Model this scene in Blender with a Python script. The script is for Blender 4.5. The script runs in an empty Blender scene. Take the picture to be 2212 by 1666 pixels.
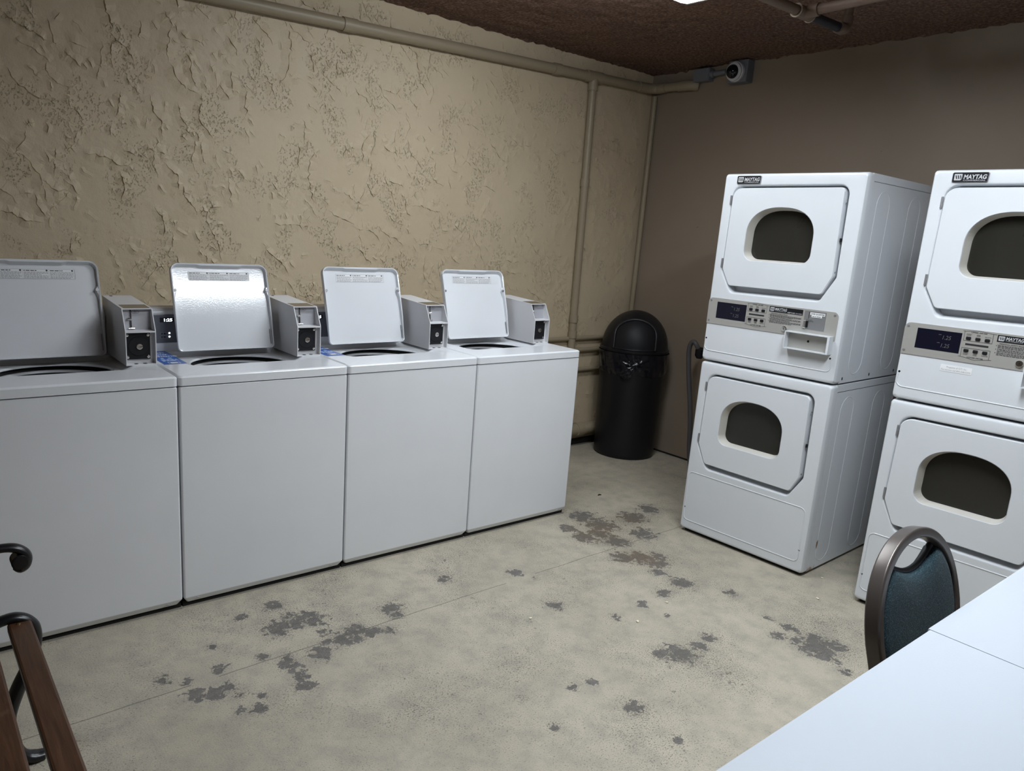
import bpy, bmesh, math, random
from mathutils import Vector, Matrix, noise
from math import sin, cos, pi, radians, sqrt, atan2, hypot

random.seed(7)
scene = bpy.context.scene
col = scene.collection
W, H = 2212, 1666
XW, YW, ZC = 3.5988, 1.0023, 2.65          # right wall, left wall, ceiling height
XB, YB = -2.9, -4.4                        # the two walls behind the camera

# ------------------------------------------------------------------ materials
def new_mat(name):
    m = bpy.data.materials.new(name); m.use_nodes = True
    nt = m.node_tree
    return m, nt, nt.nodes, nt.links, nt.nodes['Principled BSDF']

def simple(name, rgb, rough=.5, metal=0., bump=0., bscale=200., spec=.5, emit=None, estr=0., coat=0., bdist=.001):
    m, nt, N, L, b = new_mat(name)
    b.inputs['Base Color'].default_value = (*rgb, 1)
    b.inputs['Roughness'].default_value = rough
    b.inputs['Metallic'].default_value = metal
    b.inputs['Specular IOR Level'].default_value = spec
    b.inputs['Coat Weight'].default_value = coat
    if emit:
        b.inputs['Emission Color'].default_value = (*emit, 1)
        b.inputs['Emission Strength'].default_value = estr
    if bump:
        tc = N.new('ShaderNodeTexCoord'); n = N.new('ShaderNodeTexNoise')
        n.inputs['Scale'].default_value = bscale; n.inputs['Detail'].default_value = 3
        bp = N.new('ShaderNodeBump'); bp.inputs['Strength'].default_value = bump; bp.inputs['Distance'].default_value = bdist
        L.new(tc.outputs['Object'], n.inputs['Vector']); L.new(n.outputs['Fac'], bp.inputs['Height'])
        L.new(bp.outputs['Normal'], b.inputs['Normal'])
    return m

def mth(N, L, op, a, b=None, c=None, clamp=False):
    n = N.new('ShaderNodeMath'); n.operation = op; n.use_clamp = clamp
    for i, v in enumerate((a, b, c)):
        if v is None: continue
        if isinstance(v, (int, float)): n.inputs[i].default_value = v
        else: L.new(v, n.inputs[i])
    return n.outputs[0]

def ramp(N, L, fac, stops, interp='LINEAR'):
    r = N.new('ShaderNodeValToRGB'); r.color_ramp.interpolation = interp
    e = r.color_ramp.elements
    while len(e) < len(stops): e.new(.5)
    for k, (p, c) in enumerate(stops):
        e[k].position = p; e[k].color = (*c, 1) if len(c) == 3 else c
    L.new(fac, r.inputs['Fac']); return r.outputs['Color']

def noise_tex(N, L, vec, scale, detail=3, rough=.5, dist=0.):
    n = N.new('ShaderNodeTexNoise'); n.inputs['Scale'].default_value = scale
    n.inputs['Detail'].default_value = detail; n.inputs['Roughness'].default_value = rough
    n.inputs['Distortion'].default_value = dist
    L.new(vec, n.inputs['Vector']); return n

def mixc(N, L, fac, a, b, mode='MIX'):
    n = N.new('ShaderNodeMix'); n.data_type = 'RGBA'; n.blend_type = mode
    if isinstance(fac, (int, float)): n.inputs[0].default_value = fac
    else: L.new(fac, n.inputs[0])
    for i, v in ((6, a), (7, b)):
        if isinstance(v, tuple): n.inputs[i].default_value = (*v, 1)
        else: L.new(v, n.inputs[i])
    return n.outputs[2]

def mapping(N, L, vec, scale=(1, 1, 1), rot=(0, 0, 0), loc=(0, 0, 0)):
    n = N.new('ShaderNodeMapping'); n.inputs['Scale'].default_value = scale
    n.inputs['Rotation'].default_value = rot; n.inputs['Location'].default_value = loc
    L.new(vec, n.inputs['Vector']); return n.outputs['Vector']

def mat_stucco():
    m, nt, N, L, b = new_mat('painted skip-trowel stucco')
    tc = N.new('ShaderNodeTexCoord'); P = tc.outputs['Object']
    def sm(v, a, c):
        r = N.new('ShaderNodeMapRange'); r.interpolation_type = 'SMOOTHSTEP'
        r.inputs['From Min'].default_value = a; r.inputs['From Max'].default_value = c; L.new(v, r.inputs['Value']); return r.outputs['Result']
    # clusters of little pits left by the trowel
    pn = noise_tex(N, L, mapping(N, L, P, (1.2, 1, .8), (0, .5, 0)), 84, 3, .6, .6).outputs['Fac']
    pf = noise_tex(N, L, mapping(N, L, P, loc=(1, 9, 4)), 5.0, 3).outputs['Fac']
    pit = mth(N, L, 'MULTIPLY', sm(pn, .57, .63), sm(pf, .50, .62))
    sx = N.new('ShaderNodeSeparateXYZ'); L.new(P, sx.inputs[0])
    amt = N.new('ShaderNodeMapRange'); amt.inputs['From Min'].default_value = 1.4; amt.inputs['From Max'].default_value = 3.0
    amt.inputs['To Min'].default_value = 1.; amt.inputs['To Max'].default_value = .45; L.new(sx.outputs['X'], amt.inputs['Value'])
    pit = mth(N, L, 'MULTIPLY', pit, amt.outputs['Result'])
    soft = noise_tex(N, L, P, 13, 3, .5).outputs['Fac']
    fine = noise_tex(N, L, P, 240, 2, .6).outputs['Fac']
    h = mth(N, L, 'ADD', mth(N, L, 'MULTIPLY', pit, -.8), mth(N, L, 'ADD', mth(N, L, 'MULTIPLY', soft, .5), mth(N, L, 'MULTIPLY', fine, .07)))
    bp = N.new('ShaderNodeBump'); bp.inputs['Strength'].default_value = 1.; bp.inputs['Distance'].default_value = .008
    L.new(h, bp.inputs['Height']); L.new(bp.outputs['Normal'], b.inputs['Normal'])
    big = noise_tex(N, L, P, 1.3, 3).outputs['Fac']
    c = ramp(N, L, big, [(.3, (.535, .441, .305)), (.7, (.59, .492, .346))])
    L.new(c, b.inputs['Base Color']); b.inputs['Roughness'].default_value = .45; b.inputs['Specular IOR Level'].default_value = .3
    return m

def mat_smoothwall():
    m, nt, N, L, b = new_mat('painted smooth block wall')
    tc = N.new('ShaderNodeTexCoord'); P = tc.outputs['Object']
    big = noise_tex(N, L, P, 1.6, 4).outputs['Fac']
    c = ramp(N, L, big, [(.3, (.262, .210, .160)), (.7, (.300, .243, .188))])
    chips = noise_tex(N, L, P, 9, 5, .7).outputs['Fac']
    r = N.new('ShaderNodeMapRange'); r.inputs['From Min'].default_value = .745; r.inputs['From Max'].default_value = .76; L.new(chips, r.inputs['Value'])
    c = mixc(N, L, r.outputs['Result'], c, (.05, .04, .03))
    L.new(c, b.inputs['Base Color']); b.inputs['Roughness'].default_value = .5; b.inputs['Specular IOR Level'].default_value = .3
    bp = N.new('ShaderNodeBump'); bp.inputs['Distance'].default_value = .004; bp.inputs['Strength'].default_value = .35
    L.new(noise_tex(N, L, P, 9, 5, .6).outputs['Fac'], bp.inputs['Height']); L.new(bp.outputs['Normal'], b.inputs['Normal'])
    return m

def mat_ceiling():
    m, nt, N, L, b = new_mat('brown sprayed fibre insulation')
    tc = N.new('ShaderNodeTexCoord'); P = tc.outputs['Object']
    a = noise_tex(N, L, P, 60, 6, .75).outputs['Fac']
    g = noise_tex(N, L, P, 2.2, 3).outputs['Fac']
    c1 = ramp(N, L, a, [(.28, (.055, .033, .030)), (.5, (.185, .115, .098)), (.72, (.40, .28, .225))])
    c2 = ramp(N, L, a, [(.28, (.08, .046, .032)), (.5, (.26, .160, .115)), (.72, (.50, .35, .24))])
    c = mixc(N, L, g, c1, c2)
    L.new(c, b.inputs['Base Color']); b.inputs['Roughness'].default_value = .95; b.inputs['Specular IOR Level'].default_value = .1
    bp = N.new('ShaderNodeBump'); bp.inputs['Distance'].default_value = .02; bp.inputs['Strength'].default_value = .9
    L.new(noise_tex(N, L, P, 45, 6, .75).outputs['Fac'], bp.inputs['Height']); L.new(bp.outputs['Normal'], b.inputs['Normal'])
    return m

def mat_floor():
    m, nt, N, L, b = new_mat('worn painted concrete')
    tc = N.new('ShaderNodeTexCoord'); P = tc.outputs['Object']
    at = N.new('ShaderNodeAttribute'); at.attribute_name = 'wear'; wear = at.outputs['Fac']
    a2 = N.new('ShaderNodeAttribute'); a2.attribute_name = 'rust'; rust = a2.outputs['Fac']
    big = noise_tex(N, L, P, 1.5, 5, .6).outputs['Fac']
    c = ramp(N, L, big, [(.3, (.40, .360, .283)), (.55, (.49, .442, .352)), (.75, (.535, .480, .385))])
    mid = noise_tex(N, L, P, 11, 5, .65).outputs['Fac']
    c = mixc(N, L, mth(N, L, 'MULTIPLY', mth(N, L, 'SUBTRACT', mid, .42, clamp=True), 2.0, clamp=True), c, (.275, .262, .222))
    gr = noise_tex(N, L, P, 210, 3, .7).outputs['Fac']
    c = mixc(N, L, mth(N, L, 'MULTIPLY', mth(N, L, 'SUBTRACT', gr, .52, clamp=True), 2.2, clamp=True), c, (.24, .222, .185))
    # peeled patches
    e = noise_tex(N, L, P, 30, 6, .70, .3).outputs['Fac']
    v = mth(N, L, 'ADD', wear, mth(N, L, 'MULTIPLY', mth(N, L, 'SUBTRACT', e, .5), 2.4))
    r = N.new('ShaderNodeMapRange'); r.inputs['From Min'].default_value = .57; r.inputs['From Max'].default_value = .60; L.new(v, r.inputs['Value'])
    patch = r.outputs['Result']
    # small flakes everywhere
    dens = noise_tex(N, L, P, 2.6, 4, .6).outputs['Fac']
    def flakes(scale, det, ro, t0, t1, k, vec):
        f = noise_tex(N, L, vec, scale, det, ro).outputs['Fac']
        fv = mth(N, L, 'ADD', f, mth(N, L, 'ADD', mth(N, L, 'MULTIPLY', mth(N, L, 'SUBTRACT', dens, .5), k), mth(N, L, 'MULTIPLY', wear, .10)))
        q = N.new('ShaderNodeMapRange'); q.inputs['From Min'].default_value = t0; q.inputs['From Max'].default_value = t1; L.new(fv, q.inputs['Value']); return q.outputs['Result']
    fa = flakes(150, 4, .68, .600, .625, .26, mapping(N, L, P, (1, 1.5, 1), (0, 0, .5)))
    fb = flakes(34, 7, .75, .648, .660, .30, mapping(N, L, P, (1, 1.2, 1), (0, 0, .3), (3, 1, 0)))
    class r2: outputs = {'Result': mth(N, L, 'MAXIMUM', fa, fb)}
    r2b = N.new('ShaderNodeMath'); r2b.operation = 'MULTIPLY'; r2b.inputs[1].default_value = .78; L.new(r2.outputs['Result'], r2b.inputs[0])
    bare = ramp(N, L, noise_tex(N, L, P, 40, 4).outputs['Fac'], [(.3, (.150, .140, .128)), (.7, (.215, .20, .182))])
    bare = mixc(N, L, mth(N, L, 'MULTIPLY', rust, .75, clamp=True), bare, (.200, .150, .100))
    c = mixc(N, L, mth(N, L, 'MULTIPLY', rust, .35, clamp=True), c, (.30, .25, .18))
    c = mixc(N, L, patch, c, bare)
    c = mixc(N, L, r2b.outputs[0], c, (.15, .14, .12))
    # saw-cut joint
    sx = N.new('ShaderNodeSeparateXYZ'); L.new(P, sx.inputs[0])
    dy = mth(N, L, 'ABSOLUTE', mth(N, L, 'SUBTRACT', mth(N, L, 'ADD', sx.outputs['Y'], mth(N, L, 'MULTIPLY', mth(N, L, 'SUBTRACT', noise_tex(N, L, P, 6, 3).outputs['Fac'], .5), .012)), mth(N, L, 'ADD', mth(N, L, 'MULTIPLY', sx.outputs['X'], .0195), -.5035)))
    jn = mth(N, L, 'LESS_THAN', dy, .0022)
    dx2 = mth(N, L, 'ABSOLUTE', mth(N, L, 'ADD', mth(N, L, 'SUBTRACT', sx.outputs['X'], 2.34), mth(N, L, 'MULTIPLY', mth(N, L, 'ADD', sx.outputs['Y'], 1.49), .45)))
    jk = mth(N, L, 'MULTIPLY', jn, mth(N, L, 'GREATER_THAN', noise_tex(N, L, P, 2.5, 2).outputs['Fac'], .36))
    c = mixc(N, L, mth(N, L, 'MULTIPLY', jk, .7), c, (.13, .12, .10))
    L.new(c, b.inputs['Base Color']); b.inputs['Roughness'].default_value = .62; b.inputs['Specular IOR Level'].default_value = .3
    broom = N.new('ShaderNodeTexWave'); broom.wave_type = 'BANDS'; broom.bands_direction = 'X'; broom.inputs['Scale'].default_value = 30
    broom.inputs['Distortion'].default_value = 2.5; broom.inputs['Detail'].default_value = 2; L.new(P, broom.inputs['Vector'])
    left = N.new('ShaderNodeMapRange'); left.inputs['From Min'].default_value = .9; left.inputs['From Max'].default_value = -.6; L.new(sx.outputs['X'], left.inputs['Value'])
    hgt = mth(N, L, 'ADD', mth(N, L, 'MULTIPLY', noise_tex(N, L, P, 190, 4, .75).outputs['Fac'], 1.2), mth(N, L, 'ADD', mth(N, L, 'MULTIPLY', patch, -.5),
          mth(N, L, 'ADD', mth(N, L, 'MULTIPLY', r2.outputs['Result'], -.5), mth(N, L, 'MULTIPLY', mth(N, L, 'MULTIPLY', broom.outputs['Fac'], left.outputs['Result']), .05))))
    bp = N.new('ShaderNodeBump'); bp.inputs['Distance'].default_value = .0022; bp.inputs['Strength'].default_value = .8
    L.new(hgt, bp.inputs['Height']); L.new(bp.outputs['Normal'], b.inputs['Normal'])
    return m

def mat_wood():
    m, nt, N, L, b = new_mat('worn varnished slat wood')
    tc = N.new('ShaderNodeTexCoord'); P = tc.outputs['Object']
    g = noise_tex(N, L, mapping(N, L, P, (30, 2.2, 30)), 3, 5, .6, .6).outputs['Fac']
    c = ramp(N, L, g, [(.3, (.040, .016, .007)), (.55, (.068, .029, .013)), (.75, (.092, .042, .022))])
    w = noise_tex(N, L, P, 9, 5, .7).outputs['Fac']
    c = mixc(N, L, mth(N, L, 'MULTIPLY', mth(N, L, 'SUBTRACT', w, .6, clamp=True), 3., clamp=True), c, (.16, .10, .055))
    L.new(c, b.inputs['Base Color']); b.inputs['Roughness'].default_value = .4
    bp = N.new('ShaderNodeBump'); bp.inputs['Distance'].default_value = .001; bp.inputs['Strength'].default_value = .5
    L.new(g, bp.inputs['Height']); L.new(bp.outputs['Normal'], b.inputs['Normal'])
    return m

def mat_fabric():
    m, nt, N, L, b = new_mat('teal speckled upholstery')
    tc = N.new('ShaderNodeTexCoord'); P = tc.outputs['Object']
    a = noise_tex(N, L, P, 330, 4, .8).outputs['Fac']
    c = ramp(N, L, a, [(.33, (.007, .019, .028)), (.52, (.019, .046, .060)), (.72, (.12, .19, .21))])
    L.new(c, b.inputs['Base Color']); b.inputs['Roughness'].default_value = .9; b.inputs['Specular IOR Level'].default_value = .2
    b.inputs['Sheen Weight'].default_value = .06
    bp = N.new('ShaderNodeBump'); bp.inputs['Distance'].default_value = .0015; bp.inputs['Strength'].default_value = .6
    L.new(a, bp.inputs['Height']); L.new(bp.outputs['Normal'], b.inputs['Normal'])
    return m

def mat_enamel(name, rgb, rough=.28):
    m, nt, N, L, b = new_mat(name)
    tc = N.new('ShaderNodeTexCoord'); P = tc.outputs['Object']
    n = noise_tex(N, L, P, 6, 4).outputs['Fac']
    c = ramp(N, L, n, [(.3, tuple(v * .975 for v in rgb)), (.7, rgb)])
    sp = noise_tex(N, L, P, 38, 3, .5).outputs['Fac']
    r = N.new('ShaderNodeMapRange'); r.inputs['From Min'].default_value = .80; r.inputs['From Max'].default_value = .81; L.new(sp, r.inputs['Value'])
    c = mixc(N, L, r.outputs['Result'], c, (.12, .11, .1))
    L.new(c, b.inputs['Base Color']); b.inputs['Roughness'].default_value = rough
    bp = N.new('ShaderNodeBump'); bp.inputs['Distance'].default_value = .0006; bp.inputs['Strength'].default_value = .22
    L.new(noise_tex(N, L, P, 170, 2).outputs['Fac'], bp.inputs['Height']); L.new(bp.outputs['Normal'], b.inputs['Normal'])
    return m

def mat_rustside(rgb):
    """enamel with rust bleeding along the bottom front edge of the side"""
    m, nt, N, L, b = new_mat('white enamel with rust spots')
    tc = N.new('ShaderNodeTexCoord'); P = tc.outputs['Object']
    sx = N.new('ShaderNodeSeparateXYZ'); L.new(P, sx.inputs[0])
    n = noise_tex(N, L, P, 55, 5, .7).outputs['Fac']
    low = N.new('ShaderNodeMapRange'); low.inputs['From Min'].default_value = .085; low.inputs['From Max'].default_value = .012; L.new(sx.outputs['Z'], low.inputs['Value'])
    fr = N.new('ShaderNodeMapRange'); fr.inputs['From Min'].default_value = .30; fr.inputs['From Max'].default_value = .04; L.new(sx.outputs['Y'], fr.inputs['Value'])
    v = mth(N, L, 'ADD', mth(N, L, 'MULTIPLY', n, .75), mth(N, L, 'MULTIPLY', mth(N, L, 'MULTIPLY', low.outputs['Result'], fr.outputs['Result']), .5))
    def blob(y, z, ry, rz):
        a = mth(N, L, 'DIVIDE', mth(N, L, 'SUBTRACT', sx.outputs['Y'], y), ry); c = mth(N, L, 'DIVIDE', mth(N, L, 'SUBTRACT', sx.outputs['Z'], z), rz)
        d = mth(N, L, 'SQRT', mth(N, L, 'ADD', mth(N, L, 'MULTIPLY', a, a), mth(N, L, 'MULTIPLY', c, c)))
        return mth(N, L, 'MULTIPLY', mth(N, L, 'SUBTRACT', 1.4, d, clamp=True), .45)
    v = mth(N, L, 'ADD', v, blob(.122, .146, .012, .034))
    r = N.new('ShaderNodeMapRange'); r.inputs['From Min'].default_value = .66; r.inputs['From Max'].default_value = .78; L.new(v, r.inputs['Value'])
    right = mth(N, L, 'GREATER_THAN', sx.outputs['X'], .6)
    rs = mth(N, L, 'MULTIPLY', r.outputs['Result'], right)
    rc = ramp(N, L, n, [(.4, (.05, .022, .008)), (.6, (.30, .16, .06))])
    c = mixc(N, L, rs, rgb, rc)
    L.new(c, b.inputs['Base Color']); b.inputs['Roughness'].default_value = .3
    return m

M = {}
M['stucco'] = mat_stucco(); M['wall'] = mat_smoothwall(); M['ceil'] = mat_ceiling(); M['floor'] = mat_floor()
WH = (.665, .69, .72)
M['white'] = mat_enamel('white washer enamel', (.745, .765, .795), .2)
M['dwhite'] = mat_enamel('white dryer enamel', WH, .26)
M['dside'] = mat_rustside(WH)
M['lid'] = mat_enamel('white lid enamel', (.73, .75, .78), .10)
M['coin'] = simple('light grey coin box paint', (.66, .66, .675), .4)
M['coin_in'] = simple('grey coin slide face', (.40, .40, .43), .45, .2)
M['plastic'] = simple('pale tub plastic', (.62, .63, .65), .4)
M['steel'] = simple('basket steel', (.45, .46, .48), .38, .6)
M['dark'] = simple('black plastic', (.009, .009, .011), .5, spec=.25)
M['black'] = simple('matte black gap', (.008, .008, .008), .9)
M['console'] = simple('slate control panel', (.13, .135, .16), .3)
M['display'] = simple('black display glass', (.010, .011, .020), .12)
M['displayblue'] = simple('dark blue display glass', (.007, .007, .016), .2, spec=.22)
M['led'] = simple('lit white digits', (.9, .95, 1), .5, emit=(.85, .95, 1.), estr=2.2)
M['segment'] = simple('dim display digits', (.10, .10, .105), .5)
M['alu'] = simple('brushed panel aluminium', (.47, .46, .43), .42, .45, bump=.05, bscale=300)
M['chrome'] = simple('worn chrome', (.72, .71, .68), .18, 1.)
M['zinc'] = simple('grey hinge metal', (.30, .30, .31), .45, .6)
M['plate_reflection'] = simple('steel cover plate with wall reflection tint', (.20, .165, .12), .22, .5)  # glossy steel; the brown of the reflected wall is put into its base colour
M['ink'] = simple('black printing ink', (.02, .02, .022), .5)
M['grey_ink'] = simple('grey printing ink', (.36, .36, .38), .6)
M['silver'] = simple('silver lettering', (.62, .63, .65), .35, .3)
M['paper'] = simple('white sticker', (.78, .79, .80), .4)
M['blue'] = simple('blue sticker', (.030, .105, .38), .4)
M['pale'] = simple('pale blue sticker print', (.55, .68, .90), .5)
M['gasket'] = simple('cream window surround', (.62, .60, .55), .45)
M['drum'] = simple('dryer drum steel', (.30, .295, .27), .5, .2)
M['pipe'] = simple('beige painted pipe', (.315, .262, .180), .42, bump=.25, bscale=60, bdist=.002)
M['pipe_old'] = simple('weathered beige pipe', (.16, .108, .078), .6, bump=.6, bscale=70, bdist=.003)
M['pipe_black'] = simple('bare black pipe', (.018, .020, .028), .45)
M['cement'] = simple('pipe sealant', (.36, .31, .24), .7, bump=.6, bscale=120, bdist=.003)
M['boxgrey'] = simple('grey pvc box', (.16, .17, .195), .5)
M['camwhite'] = simple('white camera ring', (.60, .60, .63), .4)
M['lens'] = simple('smoked camera dome', (.006, .006, .012), .06)
M['bin'] = simple('black bin plastic', (.0080, .0078, .0105), .40, spec=.38, bump=.1, bscale=120)
M['bag'] = simple('glossy black bin bag', (.008, .008, .012), .16, bump=.35, bscale=35, bdist=.004)
M['iron'] = simple('black cast iron paint', (.006, .006, .008), .32, bump=.15, bscale=60)
M['wood'] = mat_wood(); M['fabric'] = mat_fabric()
M['brass'] = simple('brass screw', (.60, .50, .28), .3, 1.)
M['table'] = simple('white moulded table plastic', (.50, .54, .595), .42, bump=.25, bscale=260, bdist=.0008)
M['tablemark'] = simple('grey scuff', (.46, .47, .49), .5)
M['frame'] = simple('bronze grey chair frame', (.105, .090, .082), .32, .4)
M['chairdark'] = simple('dark chair back shell', (.012, .014, .018), .6)
M['hose'] = simple('grey coated gas hose', (.085, .08, .085), .5)
M['crumb'] = simple('pale crumb', (.75, .70, .52), .8)
M['twig'] = simple('dark debris', (.01, .009, .007), .8)
M['lamp'] = simple('fluorescent diffuser', (.9, .9, .9), .5, emit=(.905, .97, 1.03), estr=24.)
M['lamp_shielded'] = simple('fluorescent lens in shielded trough', (.9, .9, .9), .5, emit=(.905, .97, 1.03), estr=46.)
M['lampbody'] = simple('white lamp housing', (.75, .75, .74), .5)

def mat_glass():
    m, nt, N, L, b = new_mat('smoked door glass')
    out = N['Material Output']
    tr = N.new('ShaderNodeBsdfTransparent'); tr.inputs['Color'].default_value = (.40, .39, .34, 1)
    gl = N.new('ShaderNodeBsdfGlossy'); gl.inputs['Roughness'].default_value = .12; gl.inputs['Color'].default_value = (.8, .8, .8, 1)
    df = N.new('ShaderNodeBsdfDiffuse'); df.inputs['Color'].default_value = (.055, .052, .044, 1)
    m1 = N.new('ShaderNodeMixShader'); m1.inputs[0].default_value = .45; L.new(tr.outputs[0], m1.inputs[1]); L.new(df.outputs[0], m1.inputs[2])
    m2 = N.new('ShaderNodeMixShader'); m2.inputs[0].default_value = .03; L.new(m1.outputs[0], m2.inputs[1]); L.new(gl.outputs[0], m2.inputs[2])
    L.new(m2.outputs[0], out.inputs['Surface']); N.remove(b)
    return m
M['glass'] = mat_glass()

# ------------------------------------------------------------------ mesh helpers
class MB:
    """collects shapes into one mesh"""
    def __init__(self): self.bm = bmesh.new(); self.mats = []; self.cur = -1
    def use(self, m):
        if m not in self.mats: self.mats.append(m)
        self.cur = self.mats.index(m); return self
    def face(self, vs):
        try:
            f = self.bm.faces.new(vs); f.material_index = self.cur + 1; return f
        except ValueError: return None
    def box(self, a, b, bev=0., seg=2):
        t = bmesh.new(); bmesh.ops.create_cube(t, size=1)
        for v in t.verts: v.co = Vector([a[i] + (v.co[i] + .5) * (b[i] - a[i]) for i in range(3)])
        if bev: bmesh.ops.bevel(t, geom=list(t.edges), offset=bev, segments=seg, profile=.5, affect='EDGES')
        self.merge(t); return self
    def merge(self, t, mat=None):
        mp = {}
        for v in t.verts: mp[v] = self.bm.verts.new(mat @ v.co if mat else v.co)
        for f in t.faces: self.face([mp[v] for v in f.verts])
        t.free()
    def mesh(self, me, mat=None):
        t = bmesh.new(); t.from_mesh(me); self.merge(t, mat)
    def loft(self, rings, cap0=False, cap1=False, closed=True):
        vr = [[self.bm.verts.new(p) for p in r] for r in rings]
        n = len(vr[0])
        for a, b in zip(vr, vr[1:]):
            for i in range(n if closed else n - 1):
                j = (i + 1) % n; self.face([a[i], a[j], b[j], b[i]])
        if cap0: self.face(list(reversed(vr[0])))
        if cap1: self.face(vr[-1])
        return self
    def tube(self, path, r, n=12, caps=True, sx=1., sy=1., up=None):
        P = [Vector(p) for p in path]; rings = []; u = None
        for i, p in enumerate(P):
            d = (P[min(i + 1, len(P) - 1)] - P[max(i - 1, 0)]).normalized()
            if u is None:
                ref = Vector(up) if up else (Vector((0, 0, 1)) if abs(d.z) < .9 else Vector((1, 0, 0)))
                u = (ref - d * ref.dot(d)).normalized()
            else: u = (u - d * u.dot(d)).normalized()
            w = d.cross(u); rr = r[i] if isinstance(r, (list, tuple)) else r
            rings.append([p + (u * cos(2 * pi * k / n) * sx + w * sin(2 * pi * k / n) * sy) * rr for k in range(n)])
        return self.loft(rings, caps, caps)
    def cyl(self, a, b, r, n=24, r2=None): return self.tube([a, b], [r, r if r2 is None else r2], n)
    def lathe(self, prof, c=(0, 0, 0), n=48):
        rings = [[(c[0] + r * cos(2 * pi * k / n), c[1] + r * sin(2 * pi * k / n), c[2] + z) for k in range(n)] for r, z in prof]
        return self.loft(rings)
    def prism(self, pts, f0, f1):
        """extrude polygon: f0/f1 map a 2-D point to 3-D on the two sides"""
        return self.loft([[f0(p) for p in pts], [f1(p) for p in pts]], True, True)
    def poly(self, pts): self.face([self.bm.verts.new(p) for p in pts]); return self
    def build(self, name, m=None, parent=None, smooth=None):
        if not m:
            for f in self.bm.faces: f.material_index = max(0, f.material_index - 1)
        bmesh.ops.remove_doubles(self.bm, verts=self.bm.verts, dist=1e-6)
        bmesh.ops.recalc_face_normals(self.bm, faces=self.bm.faces)
        me = bpy.data.meshes.new(name); self.bm.to_mesh(me); self.bm.free()
        for k in ([m] if m else []) + [x for x in self.mats]: me.materials.append(M[k])
        if smooth is not None:
            me.polygons.foreach_set('use_smooth', [True] * len(me.polygons))
            me.set_sharp_from_angle(angle=radians(smooth))
        o = bpy.data.objects.new(name, me); col.objects.link(o)
        if parent: o.parent = parent
        if smooth is not None and smooth <= 50:
            wn = o.modifiers.new('weighted normals', 'WEIGHTED_NORMAL'); wn.keep_sharp = True; wn.weight = 100
        return o

def tag(o, label=None, cat=None, group=None, kind=None):
    if label: o['label'] = label
    if cat: o['category'] = cat
    if group: o['group'] = group
    if kind: o['kind'] = kind
    return o
def thing(name, label, cat, loc=(0, 0, 0), rz=0., group=None):
    o = bpy.data.objects.new(name, None); col.objects.link(o)
    o.location = loc; o.rotation_euler = (0, 0, rz); o.empty_display_size = .1
    return tag(o, label, cat, group)
def children(o): return [c for c in bpy.data.objects if c.parent == o]
def copy_tree(o, parent=None, skip=()):
    c = o.copy(); col.objects.link(c)
    if parent: c.parent = parent
    for ch in children(o):
        if ch.name.split('.')[0] not in skip: copy_tree(ch, c, skip)
    return c

def rpoly(pts, rad, n=6):
    """polygon with rounded corners"""
    out = []; k = len(pts)
    for i in range(k):
        p = Vector(pts[i]); a = Vector(pts[i - 1]); b = Vector(pts[(i + 1) % k])
        r = rad[i] if isinstance(rad, (list, tuple)) else rad
        if r <= 0: out.append(tuple(p)); continue
        u = (a - p).normalized(); v = (b - p).normalized()
        ang = u.angle(v); t = min(r / math.tan(ang / 2), (a - p).length * .49, (b - p).length * .49); rr = t * math.tan(ang / 2)
        ctr = p + (u + v).normalized() * (rr / sin(ang / 2))
        s = p + u * t - ctr; e = p + v * t - ctr
        a0 = atan2(s.y, s.x); a1 = atan2(e.y, e.x); d = (a1 - a0 + pi) % (2 * pi) - pi
        for j in range(n + 1):
            q = a0 + d * j / n; out.append((ctr.x + rr * cos(q), ctr.y + rr * sin(q)))
    return out
def rrect(x0, x1, y0, y1, r, n=5): return rpoly([(x0, y0), (x1, y0), (x1, y1), (x0, y1)], r, n)
def shrink(pts, c, d):
    """scale towards c so that the outline moves in by about d"""
    out = []
    for x, y in pts:
        l = hypot(x - c[0], y - c[1]); f = 1 - d / l; out.append((c[0] + (x - c[0]) * f, c[1] + (y - c[1]) * f))
    return out
def polar(outlines, c, extra=48):
    """resample star-shaped outlines at one common set of angles"""
    A = [2 * pi * k / extra for k in range(extra)]
    for o in outlines: A += [atan2(y - c[1], x - c[0]) % (2 * pi) for x, y in o]
    A = sorted(A); B = []
    for a in A:
        if not B or a - B[-1] > 1e-4: B.append(a)
    res = []
    for o in outlines:
        ring = []
        for a in B:
            dx, dy = cos(a), sin(a); best = None
            for i in range(len(o)):
                x1, y1 = o[i - 1][0] - c[0], o[i - 1][1] - c[1]; x2, y2 = o[i][0] - c[0], o[i][1] - c[1]
                ex, ey = x2 - x1, y2 - y1; den = dx * ey - dy * ex
                if abs(den) < 1e-12: continue
                t = (x1 * ey - y1 * ex) / den; u = (x1 * dy - y1 * dx) / den
                if t > 0 and -1e-6 <= u <= 1 + 1e-6 and (best is None or t > best): best = t
            ring.append((c[0] + dx * best, c[1] + dy * best))
        res.append(ring)
    return res

_tc = {}
def text_me(body, bold=0., shear=0., space=1., align='LEFT'):
    key = (body, bold, shear, space, align)
    if key not in _tc:
        cu = bpy.data.curves.new('t', 'FONT'); cu.body = body; cu.size = 1; cu.offset = bold; cu.shear = shear
        cu.space_character = space; cu.align_x = align; cu.resolution_u = 3
        ob = bpy.data.objects.new('t', cu); col.objects.link(ob)
        dg = bpy.context.evaluated_depsgraph_get()
        _tc[key] = bpy.data.meshes.new_from_object(ob.evaluated_get(dg))
        bpy.data.objects.remove(ob)
    return _tc[key]
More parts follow.
